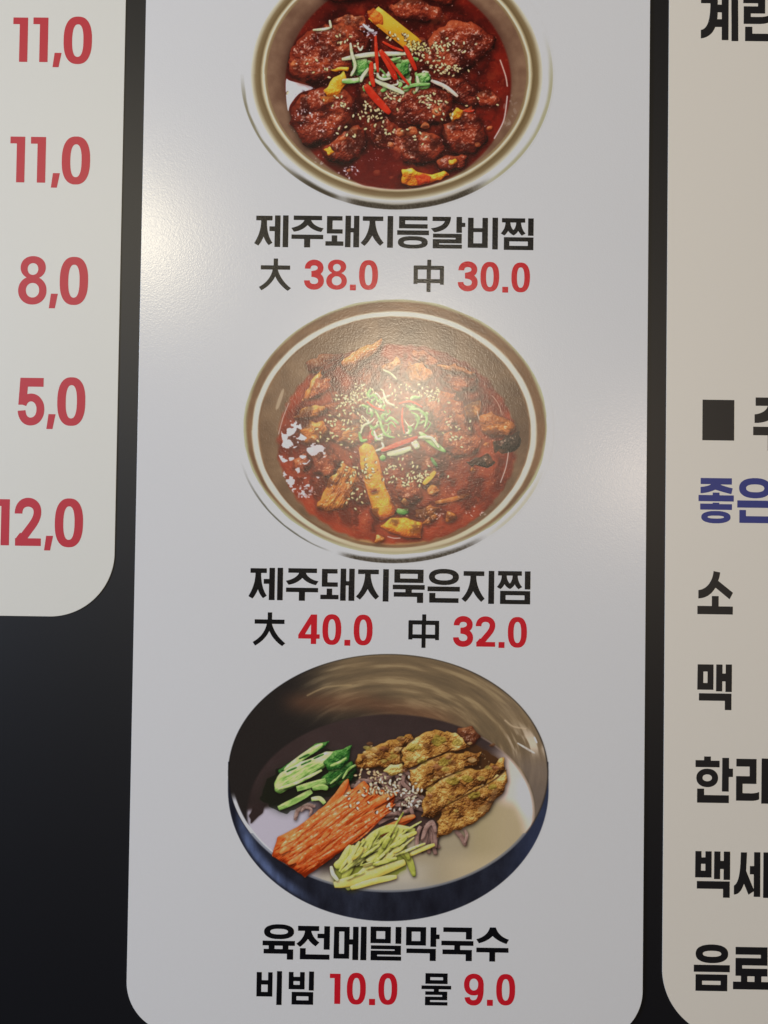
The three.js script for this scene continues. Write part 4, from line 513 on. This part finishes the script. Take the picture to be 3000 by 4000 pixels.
  P.strip([[680, 1004], [740, 920], [830, 878], [948, 888]], 36, { tones: ZU, taper: 0.6, ...dark }); P.strip([[560, 1060], [600, 1040], [640, 960]], 46, { tones: ZU, taper: 0.7, ...dark }); P.strip([[600, 1130], [640, 1050], [652, 960]], 40, { tones: ZU, taper: 0.7, bias: -0.05 }); P.strip([[660, 1050], [740, 1000], [880, 980]], 44, { tones: ZU, bias: -0.12, ...dark }); P.strip([[620, 1170], [760, 1040], [890, 916]], 46, { tones: ZU, taper: 0.6, bias: 0.08, ...dark }); P.strip([[880, 1000], [915, 1020], [945, 1110]], 34, { tones: ZU, taper: 0.7, bias: -0.1, ...dark }); P.strip([[560, 1150], [680, 1120], [900, 1040]], 48, { tones: ZY, taper: 0.5, bias: 0.02, ...dark }); P.strip([[640, 1165], [760, 1130], [860, 1110]], 30, { tones: ZY, bias: 0.06 }); P.strip([[920, 1008], [980, 980], [1042, 956]], 22, { tones: ZY, bias: -0.02 }); P.strip([[545, 1060], [556, 1100], [580, 1130]], 20, { tones: PALE }); P.strip([[860, 960], [900, 990], [920, 1030]], 22, { tones: ZU, bias: -0.2 });
  for (let k = 0; k < 60; k++) { const x = 580 + P.rnd() * 280, y = 1150 - (x - 560) * 0.45 - P.rnd() * 90, L = 60 + P.rnd() * 120, a = -0.65 + (P.rnd() - 0.5) * 0.9; P.strip([[x, y], [x + Math.cos(a) * L * 0.5 + (P.rnd() - 0.5) * 20, y + Math.sin(a) * L * 0.5], [x + Math.cos(a) * L, y + Math.sin(a) * L]], 8 + P.rnd() * 16, { tones: k % 3 ? ZU : ZY, taper: 0.55, lift: 0.4, mottle: 0.6, bias: (P.rnd() - 0.5) * 0.25, shadow: 0.5, spread: 8, ...dark }); }
  P.scatter(780, 680, 80, 40, 44, [222, 190, 148], 19); P.scatter(900, 700, 70, 70, 40, [222, 196, 160], 19); P.scatter(720, 620, 70, 26, 18, [206, 170, 128], 18); P.scatter(660, 740, 60, 40, 9, [236, 206, 160], 18); P.scatter(820, 800, 60, 40, 9, [226, 206, 180], 18); P.scatter(940, 760, 40, 20, 10, [226, 206, 180], 18);
  P.speck(1100, 650, 260, 200, 90, [240, 214, 160], 3.5, 0.6); P.speck(500, 900, 200, 150, 40, [250, 210, 170], 3, 0.5);
  return P;
}

function picture(P, gain, name, label, frame, outline) {    // outline in measuring coordinates
  const map = P.finish(gain), [fx, fy, s] = frame, C = [fx + P.w / 2 / s, fy + (P.h / 2 - P.oy) / s];
  const o = onBoard(C[0], C[1], FACE_MID), ex = onBoard(C[0] + 50, C[1], FACE_MID).sub(o).divideScalar(50 * s), ey = onBoard(C[0], C[1] + 50, FACE_MID).sub(o).divideScalar(50 * s);
  const pos = [], uv = [], idx = [], rings = 6, n = outline.length, cen = [0, 1].map((j) => outline.reduce((a, p) => a + p[j], 0) / n);
  const put = (x, y) => { const dx = x - P.w / 2, dy = y - (P.h / 2 - P.oy); pos.push(o.x + ex.x * dx + ey.x * dy, o.y + ex.y * dx + ey.y * dy, 0); uv.push(x / P.w, 1 - (y + P.oy) / P.h); };
  put(...cen); for (let r = 1; r <= rings; r++) for (const p of outline) put(cen[0] + (p[0] - cen[0]) * r / rings, cen[1] + (p[1] - cen[1]) * r / rings);
  for (let k = 0; k < n; k++) { const l = (k + 1) % n; idx.push(0, 1 + l, 1 + k); for (let r = 0; r < rings - 1; r++) { const a = 1 + r * n + k, b = 1 + r * n + l, c = a + n, d = b + n; idx.push(a, b, c, b, d, c); } }
  const g = new THREE.BufferGeometry(); g.setAttribute('position', new THREE.Float32BufferAttribute(pos, 3)); g.setAttribute('uv', new THREE.Float32BufferAttribute(uv, 2)); g.setIndex(idx); g.computeVertexNormals();
  const bump = grain.clone(); bump.repeat.set(P.w * ex.length() / TILE, P.h * ex.length() / TILE); bump.needsUpdate = true;
  const m = new THREE.Mesh(g, mat(WHITE_FILM, FILM, { map, bumpMap: bump })); m.name = name; m.position.z = FACE_MID + INK; m.userData.label = label; midPanel.add(m);
}
const oval = (cx, cy, rx, ry, n = 120) => Array.from({ length: n }, (_, k) => [cx + rx * Math.cos(k / n * Math.PI * 2), cy + ry * Math.sin(k / n * Math.PI * 2)]);
picture(ribStew(), 1, 'dish_picture', 'printed picture of braised ribs with chili shreds and sesame', [900, 0, 1659 / 1300], oval(828, 370, 786, 680));
picture(kimchiStew(), 1, 'dish_picture', 'printed picture of red stew with two orange rice cakes', [900, 1130, 1659 / 1300], oval(816, 696, 796, 672));
picture(coldNoodles(), 1, 'dish_picture', 'printed picture of noodles with carrot, cucumber and pancake slices', [850, 2520, 1659 / 1350], [...oval(818, 612, 774, 577).filter((p) => p[1] < 640), ...oval(818, 690, 774, 636).filter((p) => p[1] > 690)].sort((a, b) => Math.atan2(a[1] - 660, a[0] - 818) - Math.atan2(b[1] - 660, b[0] - 818)));

// ---------------------------------------------------------------- lamps outside the frame, seen only as soft glare in the film
for (const [px, py, away, hue, power, label] of LAMPS) {
  const p = mirrored(px, py, away), lamp = new THREE.Group();
  lamp.name = LAMPS.findIndex((l) => l[5] === label) ? 'pendant_lamp_00' + LAMPS.findIndex((l) => l[5] === label) : 'pendant_lamp';
  lamp.position.copy(p);
  const part = (name, g, m) => { const o = new THREE.Mesh(g, m); o.name = name; lamp.add(o); return o; };
  part('bulb', new THREE.SphereGeometry(0.045, 32, 20), new THREE.MeshStandardMaterial({ color: 0xffffff, emissive: hue, emissiveIntensity: 2 }));
  const cap = part('lamp_socket', new THREE.LatheGeometry([[0, 0.10], [0.018, 0.10], [0.022, 0.095], [0.022, 0.046], [0.018, 0.04]].map(([a, b]) => new THREE.Vector2(a, b)), 24), mat(0x202020, MATTE));
  part('cord', new THREE.CylinderGeometry(0.003, 0.003, 0.6, 8), mat(0x151515, MATTE)).position.y = 0.40;
  shadows(lamp);
  const light = new THREE.PointLight(hue, power); light.castShadow = true; light.shadow.radius = 2; lamp.add(light);
  tag(lamp, label, 'lamp', 'pendant lamps of the dining room');
  scene.add(lamp);
}
// added, unseen fill light in window shape: cool light from behind the left shoulder
const W0 = mirrored(-2100, 1150, 2.8), fillWin = new THREE.Group(); fillWin.name = 'added_fill_window'; fillWin.position.copy(W0); fillWin.lookAt(0, EYE, 0);
const fill_pane = new THREE.Mesh(new THREE.PlaneGeometry(1.5, 1.3), new THREE.MeshStandardMaterial({ color: 0x000000, emissive: 0xdce8ff, emissiveIntensity: 1.0, roughness: 0.2 })); fill_pane.name = 'fill_pane'; fill_pane.position.z = -0.01; fillWin.add(fill_pane);
for (const [x, y, w, h] of [[0, 0.68, 1.62, 0.06], [0, -0.68, 1.62, 0.06], [-0.78, 0, 0.06, 1.3], [0.78, 0, 0.06, 1.3]]) { const f = new THREE.Mesh(new THREE.BoxGeometry(w, h, 0.05), mat(0x6a6a6a, MATTE)); f.name = 'fill_frame_bar'; f.position.set(x, y, -0.01); fillWin.add(f); }
RectAreaLightUniformsLib.init();
const coolFill = new THREE.RectAreaLight(0xcde0ff, 27, 1.5, 1.3); coolFill.rotation.y = Math.PI; fillWin.add(coolFill);
tag(fillWin, 'added unseen fill light in window shape giving the board its cool light', 'window'); scene.add(fillWin);
scene.traverse((o) => { if (o.isMesh) { o.castShadow = true; o.receiveShadow = true; } });
renderer.render(scene, camera);
